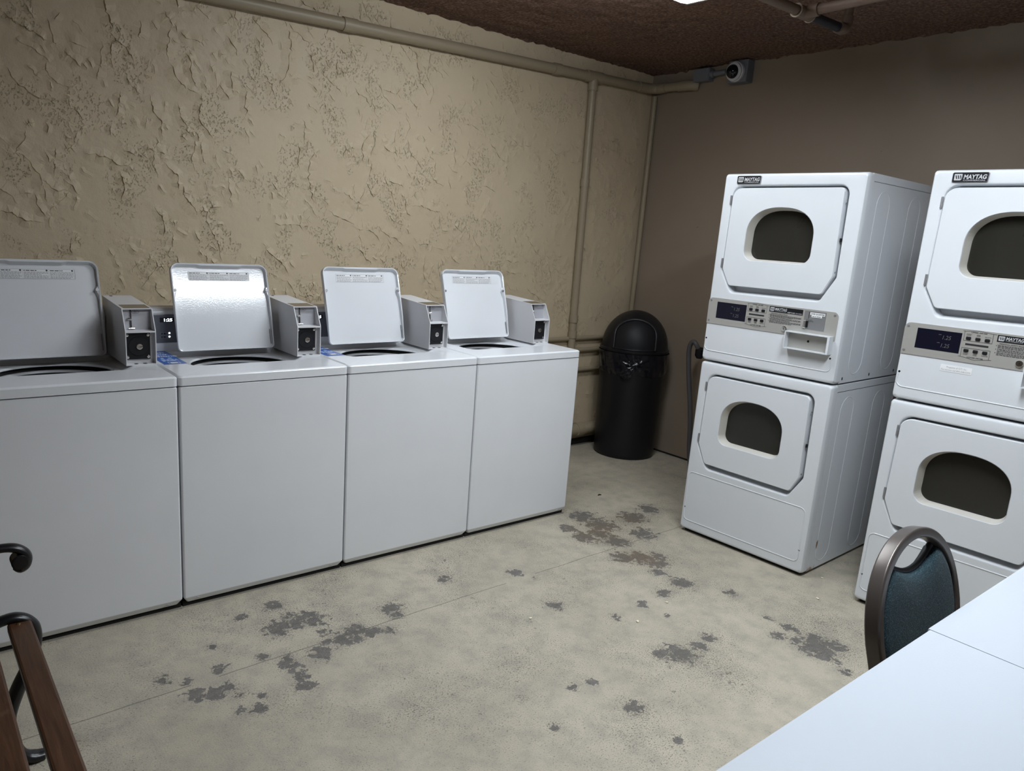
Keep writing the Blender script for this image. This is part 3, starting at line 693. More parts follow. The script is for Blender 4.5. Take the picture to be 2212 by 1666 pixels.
# ------------------------------------------------------------------ stacked dryers
ZS, ZM, ZT, DW, DD = .015, .932, 1.852, .688, .71
def logo(m, pl, x0, x1, z0, z1, bg, full=True):
    h = z1 - z0
    m.use('silver'); put_poly(m, pl, rpoly([(x0 + .1 * h, z0 + .14 * h), (x0 + .80 * h, z0 + .14 * h), (x0 + .95 * h, z0 + .32 * h), (x0 + .95 * h, z1 - .12 * h), (x0 + .1 * h, z1 - .12 * h)], .06 * h, 3))
    pl2 = pl @ Matrix.Translation((0, 0, .0003)); m.use('ink')
    for k in range(3):
        xx = x0 + (.20 + k * .24) * h; put_poly(m, pl2, [(xx, z1 - .28 * h), (xx + .12 * h, z1 - .28 * h), (xx + .25 * h, z0 + .30 * h), (xx + .13 * h, z0 + .30 * h)])
    m.use('silver')
def make_dryer():
    t = thing('stacked_dryer', 'x', 'dryer')
    for up in (True, False):
        z0, z1 = (ZM + .003, ZT) if up else (ZS, ZM - .003)
        dz = 0 if up else -.923
        pre = 'upper' if up else 'lower'
        # outlines on the front (s across, z up)
        rz = 0.0
        if up:
            rec = rpoly([(.055, 1.797), (.617, 1.801), (.621, 1.402), (.560, 1.291), (.109, 1.285), (.050, 1.388)], [.05, .045, .03, .025, .03, .03])
            door = rpoly([(.058, 1.784), (.599, 1.788), (.606, 1.407), (.567, 1.323), (.098, 1.320), (.053, 1.400)], [.045, .022, .025, .02, .02, .03])
            win = [(x, z) for x, z in rpoly([(.155, 1.447), (.490, 1.447), (.490, 1.572), (.155, 1.572)], [.048, .048, 0, 0], 9) if z < 1.572 - .01] + [(.3225 + .1675 * (1 if cos(a) >= 0 else -1) * abs(cos(a)) ** .84, 1.572 + .127 * sin(a) ** .9) for a in [pi * k / 28 for k in range(29)]]
        else:
            rec = rpoly([(.053, .873), (.617, .877), (.623, .473), (.560, .368), (.111, .371), (.046, .492)], [.05, .045, .03, .025, .03, .03])
            door = rpoly([(.058, .862), (.597, .862), (.605, .475), (.567, .396), (.098, .400), (.050, .502)], [.045, .025, .025, .02, .02, .03])
            win = [(x, z) for x, z in rpoly([(.155, .523), (.490, .523), (.490, .648), (.155, .648)], [.048, .048, 0, 0], 9) if z < .648 - .01] + [(.3225 + .1675 * (1 if cos(a) >= 0 else -1) * abs(cos(a)) ** .84, .648 + .125 * sin(a) ** .9) for a in [pi * k / 28 for k in range(29)]]
        c = (.325, 1.572 if up else .648)
        outer = rrect(0, DW, z0, z1, .014, 5)
        floor_o = shrink(rec, c, .012)
        hole = shrink(win, c, -.03)
        R = polar([outer, shrink(outer, c, .003), shrink(outer, c, .009), shrink(outer, c, .021), shrink(rec, c, -.007), rec, shrink(rec, c, .004), floor_o, hole, hole], c, 90)
        Y = [.026, .012, .004, 0, 0, .003, .010, .048, .048, .10]
        m = MB(); f3 = lambda r, y: [(x, y, z) for x, z in r]
        m.loft([f3(R[0], .055)] + [f3(r, y) for r, y in zip(R, Y)])
        front = m.build(pre + '_front', 'dwhite', t, 35)
        # embossed access panel line
        m = MB()
        if up: path = [(.013, 1.04), (.010, 1.005)] + [(.010 + .025 * (1 - cos(q)), 1.013 - .025 * sin(q)) for q in (.5, 1., 1.5)] + [(.64, .988)] + [(.641 + .02 * sin(q), 1.008 - .02 * cos(q)) for q in (.5, 1., 1.5)] + [(.662, 1.04)]
        else:
            pp = rrect(.018, .660, .070, .337, .026, 5); path = pp + [pp[0], pp[1]]
        m.tube([(x, .0008, z) for x, z in path], .0030, 8); m.build('access_panel_seam', 'dwhite', front, 60)
        for s, z in ((.015, 1.049), (.654, 1.049)) if up else ((.019, .139), (.660, .130)):
            m = MB(); m.tube([(s, .001, z), (s, -.001, z), (s, -.0018, z)], [.0045, .0042, .002], 14); m.build('screw', 'dark', front, 40)
        # cabinet wrap (open at the front), top band, ribs pressed into the sides
        zb = z1 - .036
        m = MB()
        for x, sg in ((.003, -1), (DW - .003, 1)): m.poly([(x, .05, z0 + .001), (x, DD, z0 + .001), (x, DD, zb - .0004), (x, .05, zb - .0004)])
        m.poly([(.003, DD, z0 + .001), (DW - .003, DD, z0 + .001), (DW - .003, DD, zb), (.003, DD, zb)])
        m.poly([(.003, .05, z0 + .001), (DW - .003, .05, z0 + .001), (DW - .003, DD, z0 + .001), (.003, DD, z0 + .001)])
        for yc in (.19, .534):
            za, zt = (.971, 1.783) if up else (.045, .863)
            st = rrect(yc - .066, yc + .066, za, zt, .065, 10)
            m.tube([(DW - .0046, y, z) for y, z in st + [st[0]]], .0027, 8, caps=False)
        cabm = m.build(pre + '_cabinet', 'dwhite' if up else 'dside', t)
        m = MB(); m.box((.0035, .045, zb - .010), (DW - .0035, DD - .002, zb + .004)); m.build('seam_filler', 'black', cabm)
        m = MB(); m.box((.0028, .05, zb + .0008), (DW - .0028, DD, z1 - .001), .002); m.build('top_panel', 'dwhite', cabm)
        if up:
            for y in (.082, .362, .644):
                m = MB(); m.tube([(DW - .004, y, .957), (DW - .0018, y, .957)], [.005, .0045], 10, sx=1.6); m.build('slot', 'dark', cabm)
        # drum behind the glass, with one lifting vane
        m = MB(); m.loft([[(.344 + rr * cos(2 * pi * k / 40), yy, c[1] - .01 + rr * sin(2 * pi * k / 40)) for k in range(40)] for rr, yy in ((.20, .10), (.255, .12), (.255, .60), (.001, .62))])
        m.use('dark'); pv = []
        for k in range(12):
            a = radians(150 - k * 14); pv.append((.36 + .13 * cos(a) * .75, .26 + k * .004, c[1] - .05 + .19 * sin(a)))
        m.tube(pv, .007, 8); m.build('drum', 'drum', front, 50)
        # door
        D_ = polar([door, shrink(door, c, .004), win, shrink(win, c, .003), shrink(win, c, .013)], c, 90)
        m = MB(); m.loft([f3(D_[0], .040), f3(D_[0], .003), f3(D_[1], -.002), f3(D_[2], -.002), f3(D_[3], .001)])
        m.use('gasket'); m.loft([f3(D_[3], .001), f3(D_[4], .052)])
        dr = m.build('door', 'dwhite', t, 35)
        dr.data.materials.clear(); dr.data.materials.append(M['dwhite']); dr.data.materials.append(M['gasket'])
        gx = [tuple(p) for p in D_[4]]
        for p in dr.data.polygons:
            cy = sum(dr.data.vertices[v].co.y for v in p.vertices) / len(p.vertices); inside = all(hypot(dr.data.vertices[v].co.x - c[0], dr.data.vertices[v].co.z - c[1]) < .215 for v in p.vertices)
            p.material_index = 1 if cy > .015 and inside and max(dr.data.vertices[v].co.y for v in p.vertices) > .03 else 0
        m = MB(); m.poly([(x, .050, z) for x, z in D_[4]]); tag(m.build('window', 'glass', dr), 'smoked glass window')
        for zz in ((1.728, 1.428) if up else (.805, .530)):
            xx = .050 if zz in (1.428, .530) else .054
            m = MB(); m.box((xx - .006, -.004, zz - .022), (xx + .002, .002, zz + .022), .001); m.box((xx - .003, -.005, zz - .024), (xx + .001, .003, zz + .005), .001); m.build('hinge', 'zinc', dr)
        lz = 1.565 if up else .63
        m = MB(); m.box((.606, .006, lz - .008), (.613, .016, lz + .008), .001); m.build('latch', 'dark', dr)
        for zz in (lz + .16, lz - .14):
            m = MB(); m.tube([(.6045, .012, zz), (.607, .012, zz)], .004, 8); m.build('door_screw', 'zinc', dr)
    # base
    MB().box((.02, .03, 0), (DW - .02, DD - .02, ZS)).build('base', 'black', t)
    # badge
    m = MB(); o = rpoly([(.073, 1.803), (.196, 1.804), (.198, 1.840), (.073, 1.840)], .005, 4); ci = (.135, 1.8215)
    m.use('zinc').loft([[(x, 0, z) for x, z in o], [(x, -.004, z) for x, z in o], [(x, -.005, z) for x, z in shrink(o, ci, .002)]])
    m.use('dark').poly([(x, -.0046, z) for x, z in shrink(o, ci, .0019)])
    fp = FRONT(-.0050); logo(m, fp, .077, .19, 1.806, 1.838, 'dark')
    put_text(m, fp, 'MAYTAG', .112, 1.8155, .0225, .078, bold=.035, shear=.12); put_text(m, fp, 'COMMERCIAL', .112, 1.8080, .0065, .076, bold=.01)
    tag(m.build('badge', None, t), 'black and silver name badge')
    # control panel
    o = rpoly([(.006, 1.125), (.423, 1.126), (.637, 1.127), (.661, 1.127), (.661, 1.2545), (.005, 1.2545)], [.002, 0, 0, .004, .022, .022], 5)
    m = MB(); m.prism(o, lambda p: (p[0], .001, p[1]), lambda p: (p[0], -.003, p[1])); pan = m.build('control_panel', 'alu', t)
    for s, z in ((.018, 1.240), (.017, 1.141), (.645, 1.241), (.648, 1.140)):
        m = MB(); m.tube([(s, -.003, z), (s, -.005, z), (s, -.0055, z)], [.0055, .0048, .002], 12); m.build('screw', 'zinc', pan, 40)
    f1 = FRONT(-.0036); f2 = FRONT(-.0041); f3_ = FRONT(-.0046)
    m = MB(); m.use('displayblue'); put_rect(m, f1, .055, .2165, 1.156, 1.2365); m.use('segment')
    for z, dx in ((1.203, .147), (1.171, .146)):
        put_text(m, f2, '1.25', dx, z, .0225, .030, shear=.15); put_rect(m, f2, dx - .012, dx - .002, z + .016, z + .018)
    m.build('display', None, pan)
    for z in (1.2205, 1.1725):
        for s in (.2405, .2725, .3045):
            m = MB(); m.box((s - .0085, -.0075, z - .006), (s + .0085, -.003, z + .006), .003, 3); m.build('button', 'dark', pan)
    m = MB(); m.use('ink')
    put_line(m, f1, [(.219, 1.2465), (.226, 1.2465), (.271, 1.2525), (.322, 1.2465), (.331, 1.2465)], .0012); put_line(m, f1, [(.224, 1.246), (.224, 1.2105), (.321, 1.2105), (.321, 1.246)], .0012)
    put_line(m, f1, [(.217, 1.1475), (.226, 1.1475), (.274, 1.1395), (.322, 1.1475), (.329, 1.1475)], .0012); put_line(m, f1, [(.224, 1.148), (.224, 1.1825), (.321, 1.1825), (.321, 1.148)], .0012)
    put_rect(m, f1, .233, .312, 1.1935, 1.2005)
    put_text(m, f1, 'UPPER DRYER', .245, 1.2425, .0062, .055, bold=.02, shear=.1); put_text(m, f1, 'LOWER DRYER', .247, 1.1455, .0062, .055, bold=.02, shear=.1)
    for z, dz_ in ((1.2335, 0), (1.1585, 0)):
        put_text(m, f1, 'WHITES &\nCOLORS', .2315, z + .0012, .0042, .018, bold=.01); put_text(m, f1, 'PERM\nPRESS', .266, z + .0012, .0042, .013, bold=.01); put_text(m, f1, 'DELICATES', .2945, z - .003 if z > 1.2 else z, .0042, .021, bold=.01)
    m.use('dark'); put_rect(m, f1, .335, .499, 1.2215, 1.2475)
    logo(m, f2, .337, .4, 1.2225, 1.2465, 'dark')
    put_text(m, f2, 'MAYTAG', .363, 1.2310, .0165, .058, bold=.03, shear=.1); put_text(m, f2, 'COMMERCIAL', .363, 1.2262, .0042, .056)
    put_text(m, f2, 'NEPTUNE', .425, 1.2245, .0078, .036, bold=.02, shear=.15); put_text(m, f2, 'DRYERS', .464, 1.2245, .0070, .031)
    m.use('ink'); put_text(m, f1, 'PERSONAL SAFETY RULES', .345, 1.2135, .0055, .082, bold=.015, shear=.15); put_rect(m, f1, .337, .43, 1.2118, 1.2122); put_rect(m, f1, .337, .498, 1.2088, 1.2091)
    for k, z in enumerate((1.1975, 1.1840, 1.1705)):
        put_poly(m, f1, [(.337 + .0016 * cos(q * pi / 3), z + .009 + .0016 * sin(q * pi / 3)) for q in range(6)]); body_text(m, f1, .342, .495, z, z + .0125, 3, k)
    m.build('lettering', None, pan)
    # coin slot, lock and tray
    m = MB(); m.use('zinc'); m.box((.508, -.0045, 1.165), (.606, -.003, 1.2475)); cs = m.build('coin_slot', None, pan)
    m = MB(); m.use('paper'); put_rect(m, FRONT(-.0056), .534, .603, 1.230, 1.2415); put_rect(m, FRONT(-.0056), .542, .590, 1.2205, 1.230)
    m.use('ink'); put_text(m, FRONT(-.006), 'ONE QUARTER', .5385, 1.2330, .0075, .062, bold=.02); put_text(m, FRONT(-.006), 'at a time', .546, 1.2230, .0070, .038, bold=.02); tag(m.build('coin_label', None, cs), 'white printed label tape')
    m = MB(); m.use('ink'); put_rect(m, FRONT(-.0056), .5285, .531, 1.213, 1.243); put_text(m, FRONT(-.0056), 'COIN\nRETURN', .536, 1.205, .006, .018); m.build('slot', None, cs)
    m = MB(); m.box((.510, -.014, 1.168), (.523, -.003, 1.203), .003); m.tube([(.527, -.003, 1.207), (.527, -.010, 1.207)], .006, 12); m.use('dark').box((.524, -.008, 1.172), (.530, -.003, 1.200)); m.build('coin_return', 'chrome', cs)
    m = MB(); m.tube([(.4225, 0, 1.1515), (.4225, -.010, 1.1515), (.4225, -.011, 1.1515)], [.0125, .0125, .009], 20); m.use('dark').box((.4215, -.0115, 1.147), (.4235, -.0108, 1.156)); m.build('lock', 'chrome', pan, 40)
    x0, x1, za, zb_ = .446, .655, 1.0675, 1.1475; yf = -.040; wl_ = .004
    m = MB(); m.box((x0, yf, zb_ - wl_), (x1, 0, zb_)); m.box((x0, yf, za), (x1, 0, za + wl_)); m.box((x0, yf, za + wl_), (x0 + wl_, 0, zb_ - wl_)); m.box((x1 - wl_ * 2.5, yf, za + wl_), (x1, 0, zb_ - wl_))
    tr = m.build('coin_tray', 'dwhite', t)
    m = MB(); m.box((x0 + wl_, -.006, za + wl_), (x1 - wl_ * 2.5, -.0032, zb_ - wl_)); m.use('dark').tube([(.545, -.006, 1.11), (.545, -.0064, 1.11)], .0055, 14); m.build('tray_back', 'alu', tr)
    return t
TH = radians(1.902)
A0 = (2.4639, -.4742, 0); B0 = (2.4742, -1.4145, 0)
dA = make_dryer(); dA.location = A0; dA.rotation_euler = (0, 0, TH - pi / 2)
dB = copy_tree(dA); dB.location = B0; dB.rotation_euler = (0, 0, radians(1.72) - pi / 2)
tag(dA, 'left white stacked dryer with rusty bottom corner, seen whole', 'dryer', 'stacked coin dryers')
tag(dB, 'right white stacked dryer behind the teal chair, cut by photo edge', 'dryer', 'stacked coin dryers')
m = MB(); m.use('paper'); fb = FRONT(-.0008); put_poly(m, fb, rrect(.162, .274, 1.0795, 1.107, .002, 2)); f4 = FRONT(-.0013); m.use('grey_ink')
put_text(m, f4, 'Property of GTI, Inc.', .184, 1.0945, .0095, .072); put_text(m, f4, 'For service call 843-448-5370', .166, 1.0840, .0085, .103)
tag(m.build('service_sticker', None, dB), 'small white sticker with two typed lines')

# ------------------------------------------------------------------ trash can
def make_bin():
    cx, cy = 3.335, .690
    t = thing('trash_can', 'tall black dome-topped trash can in the room corner', 'trash can', (cx, cy, 0))
    # local +x looks at the camera
    ang = atan2(-2.7468 - cy, -.8115 - cx); t.rotation_euler = (0, 0, ang)
    m = MB(); m.lathe([(.001, .003), (.205, .003), (.212, .010), (.214, .03), (.232, .72), (.240, .735), (.240, .752)], n=64); m.build('body', 'bin', t, 40)
    prof = [(.236, .752), (.241, .760), (.240, .772), (.232, .776)] + [(.229 * cos(q * pi / 2 / 14), .776 + .258 * sin(q * pi / 2 / 14)) for q in range(1, 14)] + [(.001, 1.034)]
    m = MB(); m.lathe(prof, n=64); dome = m.build('dome_lid', 'bin', t, 40)
    def on(tt, z, out=0.):
        rho = .229 * sqrt(max(0, 1 - ((z - .776) / .258) ** 2)) + out
        return Vector((sqrt(max(.0001, rho * rho - tt * tt)), tt, z + out * (z - .776)))
    # arch of the flap opening
    def arch(k): # k 0..1 along the arch
        pts = [(.140, .783), (.140, .86)] + [(.140 * cos(a), .872 + .108 * sin(a)) for a in [pi * q / 16 for q in range(1, 16)]] + [(-.140, .86), (-.140, .783)]
        return pts
    m = MB(); m.tube([on(a, z, .003) for a, z in arch(0)], .0105, 10); m.tube([on(a, z, .003) for a, z in ((-.140, .783), (-.07, .781), (0, .780), (.07, .781), (.140, .783))], .005, 8); m.build('flap_frame', 'bin', dome, 50)
    m = MB(); rows = []
    for j in range(15):
        f = j / 14; z = .787 + f * .186; hw = .130 if z < .872 else .130 * sqrt(max(.02, 1 - ((z - .872) / .104) ** 2))
        rows.append([Vector((on(hw * (2 * i / 16 - 1), z, .0012).x, hw * (2 * i / 16 - 1), z)) for i in range(17)])
    m.loft(rows, closed=False); m.build('flap', 'dark', dome, 60)
    # bag turned down over the rim, gathered into a knot at the front
    m = MB(); rows = []; kt, kz = .012, .672
    for j in range(31):
        z = .600 + .150 * j / 30; row = []
        for i in range(160):
            a = 2 * pi * i / 160; r0 = .2375 + .006 * (z - .6) / .15
            d = .0016 * sin(a * 23 + z * 40) + .0012 * noise.noise(Vector((a * 14, z * 60, 0)))
            aa = (a + pi) % (2 * pi) - pi
            if abs(aa) < 1.1:
                lt = aa * r0 - kt; lz = z - kz; rr = hypot(lt, lz); th = atan2(lz, lt)
                if lz > -.03: d += .013 * max(0, sin(th * 13 + 1.5 * sin(th * 5))) * max(0, min(1, rr / .015)) * math.exp(-(rr / .085) ** 2) * (1 if lz > 0 else 1 + lz / .03)
                d += .010 * math.exp(-(rr / .018) ** 2)
            d -= .0075 * max(0, 1 - j / 6) * (1 + .25 * sin(a * 9))
            zz = z + (.006 * sin(a * 5 + 1) if j == 0 else 0)
            row.append((((r0 + d) * cos(a)), (r0 + d) * sin(a), zz))
        rows.append(row)
    m.loft(rows); bag = m.build('bag', 'bag', t, 60)
    m = MB(); rows = []
    for j in range(14):
        f = j / 13; wv = .052 * sin(pi * min(1, f * .98)) ** .8 + .006; row = []
        for i in range(9):
            q = i / 8 - .5; yy = .012 - f * .078 + q * wv * 1.0; zz = .672 - f * .090 - q * wv * .85
            rr = .2435 + .014 * sin(pi * f) + .004 * sin(i * 2.3 + j * .9); row.append((sqrt(rr * rr - yy * yy), yy, zz))
        rows.append(row)
    m.loft(rows, closed=False); m.build('knot_tail', 'bag', bag, 60)
make_bin()

# ------------------------------------------------------------------ pipes
def coupling(m, a, b, r): m.tube([a, a, b, b], [r * .96, r, r, r * .96], 20)
yp = YW - .037
def hz(x): return 2.468 + (x - .69) * (2.545 - 2.468) / 2.78
t = thing('wall_pipe', 'thick beige painted pipe running along the top of the stucco wall with a drop', 'pipe', (2.93, yp, 2.5))
def loc(p): return (p[0] - 2.93, p[1] - yp, p[2] - 2.5)
m = MB(); m.tube([loc((x, yp, hz(x))) for x in (XB + .02, -1, .5, 1.5, 2.5, 3.46)], .030, 20); m.build('long_run', 'pipe', t, 50)
for xa, xb in ((1.135, 1.215), (2.60, 2.66)):
    m = MB(); coupling(m, loc((xa, yp, hz(xa))), loc((xb, yp, hz(xb))), .0345); m.build('coupling', 'pipe', t, 50)
m = MB(); coupling(m, loc((2.895, yp, hz(2.895))), loc((3.035, yp, hz(3.035))), .0355); m.tube([loc((2.964, yp, hz(2.96))), loc((2.965, yp, hz(2.96) - .085))], [.033, .033], 20); m.build('tee_joint', 'pipe', t, 50)
m = MB(); m.tube([loc((2.964, yp, hz(2.96) - .06)), loc((2.972, yp, 1.88)), loc((2.985, yp + .004, .95)), loc((2.995, yp + .004, .26))], .0265, 20); m.build('drop_run', 'pipe', t, 50)
for za in (1.86, .94, .83):
    x = 2.964 + (2.5 - za) * .0135; m = MB(); coupling(m, loc((x, yp + .002, za + .03)), loc((x + .001, yp + .002, za - .02)), .031); m.build('coupling', 'pipe', t, 50)
xe = XW - .040
pth = [loc((3.40, yp, hz(3.40))), loc((3.47, yp, hz(3.47)))] + [loc((3.47 + (xe - 3.47) * sin(q), yp - .06 * (1 - cos(q)), hz(3.5))) for q in (.4, .8, 1.2, pi / 2)] + [loc((xe, yp - .12, 2.549))]
m = MB(); m.tube(pth, .034, 20); m.build('corner_elbow', 'pipe', t, 50)
m = MB(); m.tube([loc((xe, yp - .1, 2.549)), loc((xe, .70, 2.545))], .030, 20); m.build('short_run', 'pipe', t, 50)
m = MB(); m.tube([loc((xe, .74, 2.545)), loc((xe, .68, 2.545)), loc((xe + .008, .645, 2.544)), loc((XW - .012, .622, 2.543)), loc((XW - .001, .610, 2.542))], .034, 20); m.build('wall_elbow', 'pipe', t, 50)
# slim pipe down the corner
m = MB(); xc, yc = XW - .022, .952
m.tube([(xc, yc, 2.50), (xc, yc, 1.9), (xc, yc + .006, 1.0), (xc, yc + .006, .02)], .0175, 14); coupling(m, (xc, yc, 1.91), (xc, yc, 1.86), .021); coupling(m, (xc, yc, 2.515), (xc, yc, 2.47), .021)
o = m.build('corner_pipe', 'pipe', None, 50); tag(o, 'slim beige pipe running down the room corner behind the trash can', 'pipe')
# pipes low on the stucco wall behind the washers
for z, r, lab, x1 in ((.800, .0165, 'topmost of the low beige pipes on the wall behind the washers', 3.56), (.715, .0165, 'second highest low beige pipe on the wall behind the washers', 3.56), (.572, .0165, 'third low beige pipe down the wall, half hidden by the trash can', 3.56)):
    m = MB(); y = YW - .024 if z != .800 else YW - .020
    m.tube([(-1.2, y, z - .02), (1., y, z - .008), (x1, y, z + .006)], r, 14)
    o = m.build('low_pipe', 'pipe', None, 50); tag(o, lab, 'pipe', 'low pipes behind the washers')
m = MB(); m.tube([(-1.2, YW - .055, .115), (3.55, YW - .055, .135)], .043, 20); coupling(m, (3.085, YW - .055, .133), (3.155, YW - .055, .133), .049); m.use('cement').tube([(3.155, YW - .055, .133), (3.163, YW - .055, .133)], .0465, 20)
o = m.build('floor_drain_pipe', 'pipe', None, 50); tag(o, 'fat beige drain pipe just above the floor beside the trash can', 'pipe')
# ceiling pipe with bare black stub and elbow
t = thing('ceiling_pipe', 'beige pipe under the brown ceiling with a bare black stub', 'pipe', (2.5, -.76, 2.527))
pl_ = lambda x, y, z: (x - 2.5, y + .76, z - 2.527)
m = MB(); m.tube([pl_(1.9, -.75, 2.527), pl_(2.44, -.757, 2.527)], .021, 16); m.build('main_run', 'pipe_old', t, 50)
m = MB(); coupling(m, pl_(2.42, -.757, 2.527), pl_(2.53, -.76, 2.527), .027); m.tube([pl_(2.475, -.76, 2.527), pl_(2.475, -.83, 2.530)], .027, 16); m.build('tee_joint', 'pipe_old', t, 50)
m = MB(); m.use('cement')
for xx in (2.418, 2.531):
    m.tube([pl_(xx + .024 * 0, -.757 + .026 * cos(q), 2.527 + .026 * sin(q)) for q in [pi * .15 * k for k in range(14)]], .004, 6)
m.build('sealant_bead', None, t, 60)
m = MB(); m.tube([pl_(2.475, -.81, 2.530), pl_(2.49, -1.3, 2.545), pl_(2.52, -2.6, 2.56), pl_(2.55, -4.38, 2.58)], .021, 16); m.build('branch_run', 'pipe_old', t, 50)
m = MB(); m.tube([pl_(2.53, -.76, 2.527), pl_(2.78, -.766, 2.527)], .0205, 16); tag(m.build('stub', 'pipe_black', t, 50), 'bare black pipe stub')
m = MB(); m.tube([pl_(2.765, -.766, 2.527), pl_(2.80, -.767, 2.527), pl_(2.822, -.768, 2.532), pl_(2.832, -.769, 2.55), pl_(2.834, -.769, 2.585)], .027, 16); m.build('elbow', 'pipe_old', t, 50)
m = MB(); m.tube([pl_(2.834, -.769, 2.58), pl_(2.836, -.770, 2.66)], .021, 16); m.build('riser', 'pipe_old', t, 50)

# ------------------------------------------------------------------ camera, junction box, hose
t = thing('junction_box', 'small grey junction box beside the security camera, above the pipe elbow', 'junction box', (XW - .03, .555, 2.595))
m = MB(); m.box((-.03, -.062, -.040), (.029, .062, .040), .004); m.box((-.034, -.058, -.037), (-.029, .058, .037), .002); m.build('box', 'boxgrey', t)
m = MB(); m.tube([(-.005, -.058, 0), (-.005, -.175, .004)], .0165, 14); coupling(m, (-.005, -.058, 0), (-.005, -.085, 0), .022); m.build('conduit', 'boxgrey', t, 50)
t = thing('security_camera', 'round dome security camera on a grey box high on the right wall', 'camera', (XW - .001, .270, 2.582))
m = MB(); m.box((-.072, -.068, -.066), (0, .068, .066), .004); m.build('mount_box', 'boxgrey', t)
ax = Vector((-1, .05, -.12)).normalized(); c0 = Vector((-.070, .008, -.002))
m = MB(); m.tube([c0, c0 + ax * .018, c0 + ax * .020, c0 + ax * .034, c0 + ax * .040], [.060, .060, .056, .055, .047], 40); m.build('ring', 'camwhite', t, 40)
m = MB(); q0 = c0 + ax * .038; m.tube([q0 + ax * (.036 * sin(k * pi / 2 / 9)) for k in range(10)], [max(.0006, .042 * cos(k * pi / 2 / 9)) for k in range(10)], 36); tag(m.build('lens_dome', 'lens', t, 60), 'smoked black dome')
t = thing('gas_hose', 'dark grey hose looping down beside the left stacked dryer', 'hose', (3.40, .23, 0))
hp = lambda y, z, x=3.40: (x - 3.40, y - .23, z)
m = MB(); m.tube(spline([hp(.205, .815, 3.42), hp(.222, .858), hp(.245, .876), hp(.268, .862), hp(.276, .81), hp(.262, .70), hp(.240, .58), hp(.212, .45), hp(.19, .30), hp(.17, .12), hp(.13, .022), hp(.05, .016)]), .0155, 12); m.build('hose', 'hose', t, 60)
m = MB(); m.tube([hp(.205, .77, 3.42), hp(.205, .79, 3.42), hp(.205, .83, 3.42), hp(.205, .845, 3.42)], [.018, .030, .030, .015], 8); m.tube([hp(.21, .81, 3.42), hp(.10, .81, 3.44), hp(.03, .81, 3.46)], .018, 10); m.build('valve', 'dark', t, 40)

# ------------------------------------------------------------------ bench
t = thing('park_bench', 'wooden slat bench with black cast iron scroll arm', 'bench', (-.80, -1.2, 0))
bl = lambda x, y, z: (x + .80, y + 1.2, z)
for k in range(5):
    xa = -.634 - k * .0885; m = MB(); m.box(bl(xa, -1.86, .405), bl(xa + .055, -.632, .432), .006, 2)
    s = m.build('seat_slat', 'wood', t)
    for yy in (-.650, -1.84):
        m = MB(); m.tube([bl(xa + .024, yy, .431), bl(xa + .024, yy, .4335), bl(xa + .024, yy, .4345)], [.0055, .005, .002], 10); m.build('screw', 'brass', s, 50)
for k in range(4):
    z = .52 + k * .10; m = MB(); m.box(bl(-1.10 - k * .028, -1.86, z), bl(-1.072 - k * .028, -.632, z + .07), .006); m.build('back_slat', 'wood', t)
def end_frame(y):
    m = MB()
    def bar(pts, r=.0125, sy=1.5):
        n = len(pts); rr = r if isinstance(r, list) else [r] * n; q = []; w = []
        for i in range(n - 1):
            p0, p1, p2, p3 = [Vector(pts[max(0, min(n - 1, i + k))]) for k in (-1, 0, 1, 2)]
            for k in range(5):
                u = k / 5; q.append(.5 * (2 * p1 + (p2 - p0) * u + (2 * p0 - 5 * p1 + 4 * p2 - p3) * u * u + (3 * p1 - p0 - 3 * p2 + p3) * u ** 3)); w.append(rr[i] * (1 - u) + rr[i + 1] * u)
        pts = q + [Vector(pts[-1])]; r = w + [rr[-1]]
        m.tube([bl(x, y, z) for x, z in pts], r, 10, sx=1., sy=sy, up=(0, 0, 1))
    bar([(-1.06, .40), (-.90, .385), (-.75, .405), (-.68, .428), (-.63, .4395), (-.602, .436), (-.580, .420), (-.569, .395), (-.572, .35), (-.592, .29), (-.625, .22), (-.645, .15), (-.640, .08), (-.620, .03), (-.595, .012), (-.570, .010)], [.013] * 8 + [.015, .017, .018, .017, .015, .014, .016, .013])
    bar([(-1.20, .88), (-1.14, .70), (-1.08, .50), (-1.06, .40), (-1.08, .28), (-1.12, .16), (-1.17, .06), (-1.20, .012), (-1.225, .010)])
    bar([(-1.12, .66), (-1.0, .625), (-.86, .615), (-.74, .628), (-.66, .637), (-.625, .638), (-.600, .632), (-.582, .618), (-.576, .600), (-.582, .584), (-.594, .578), (-.605, .583)], [.011] * 6 + [.012, .012, .012, .013, .014, .010])
    m.tube([bl(-.594, y - .021, .597), bl(-.594, y - .018, .597), bl(-.594, y + .018, .597), bl(-.594, y + .021, .597)], [.016, .0205, .0205, .016], 24)
    bar([(-.90, .615), (-.86, .52), (-.88, .43), (-.90, .39)], .010)
    fr = m.build('end_frame', 'iron', t, 50)
end_frame(-.628 + .004); end_frame(-1.868)

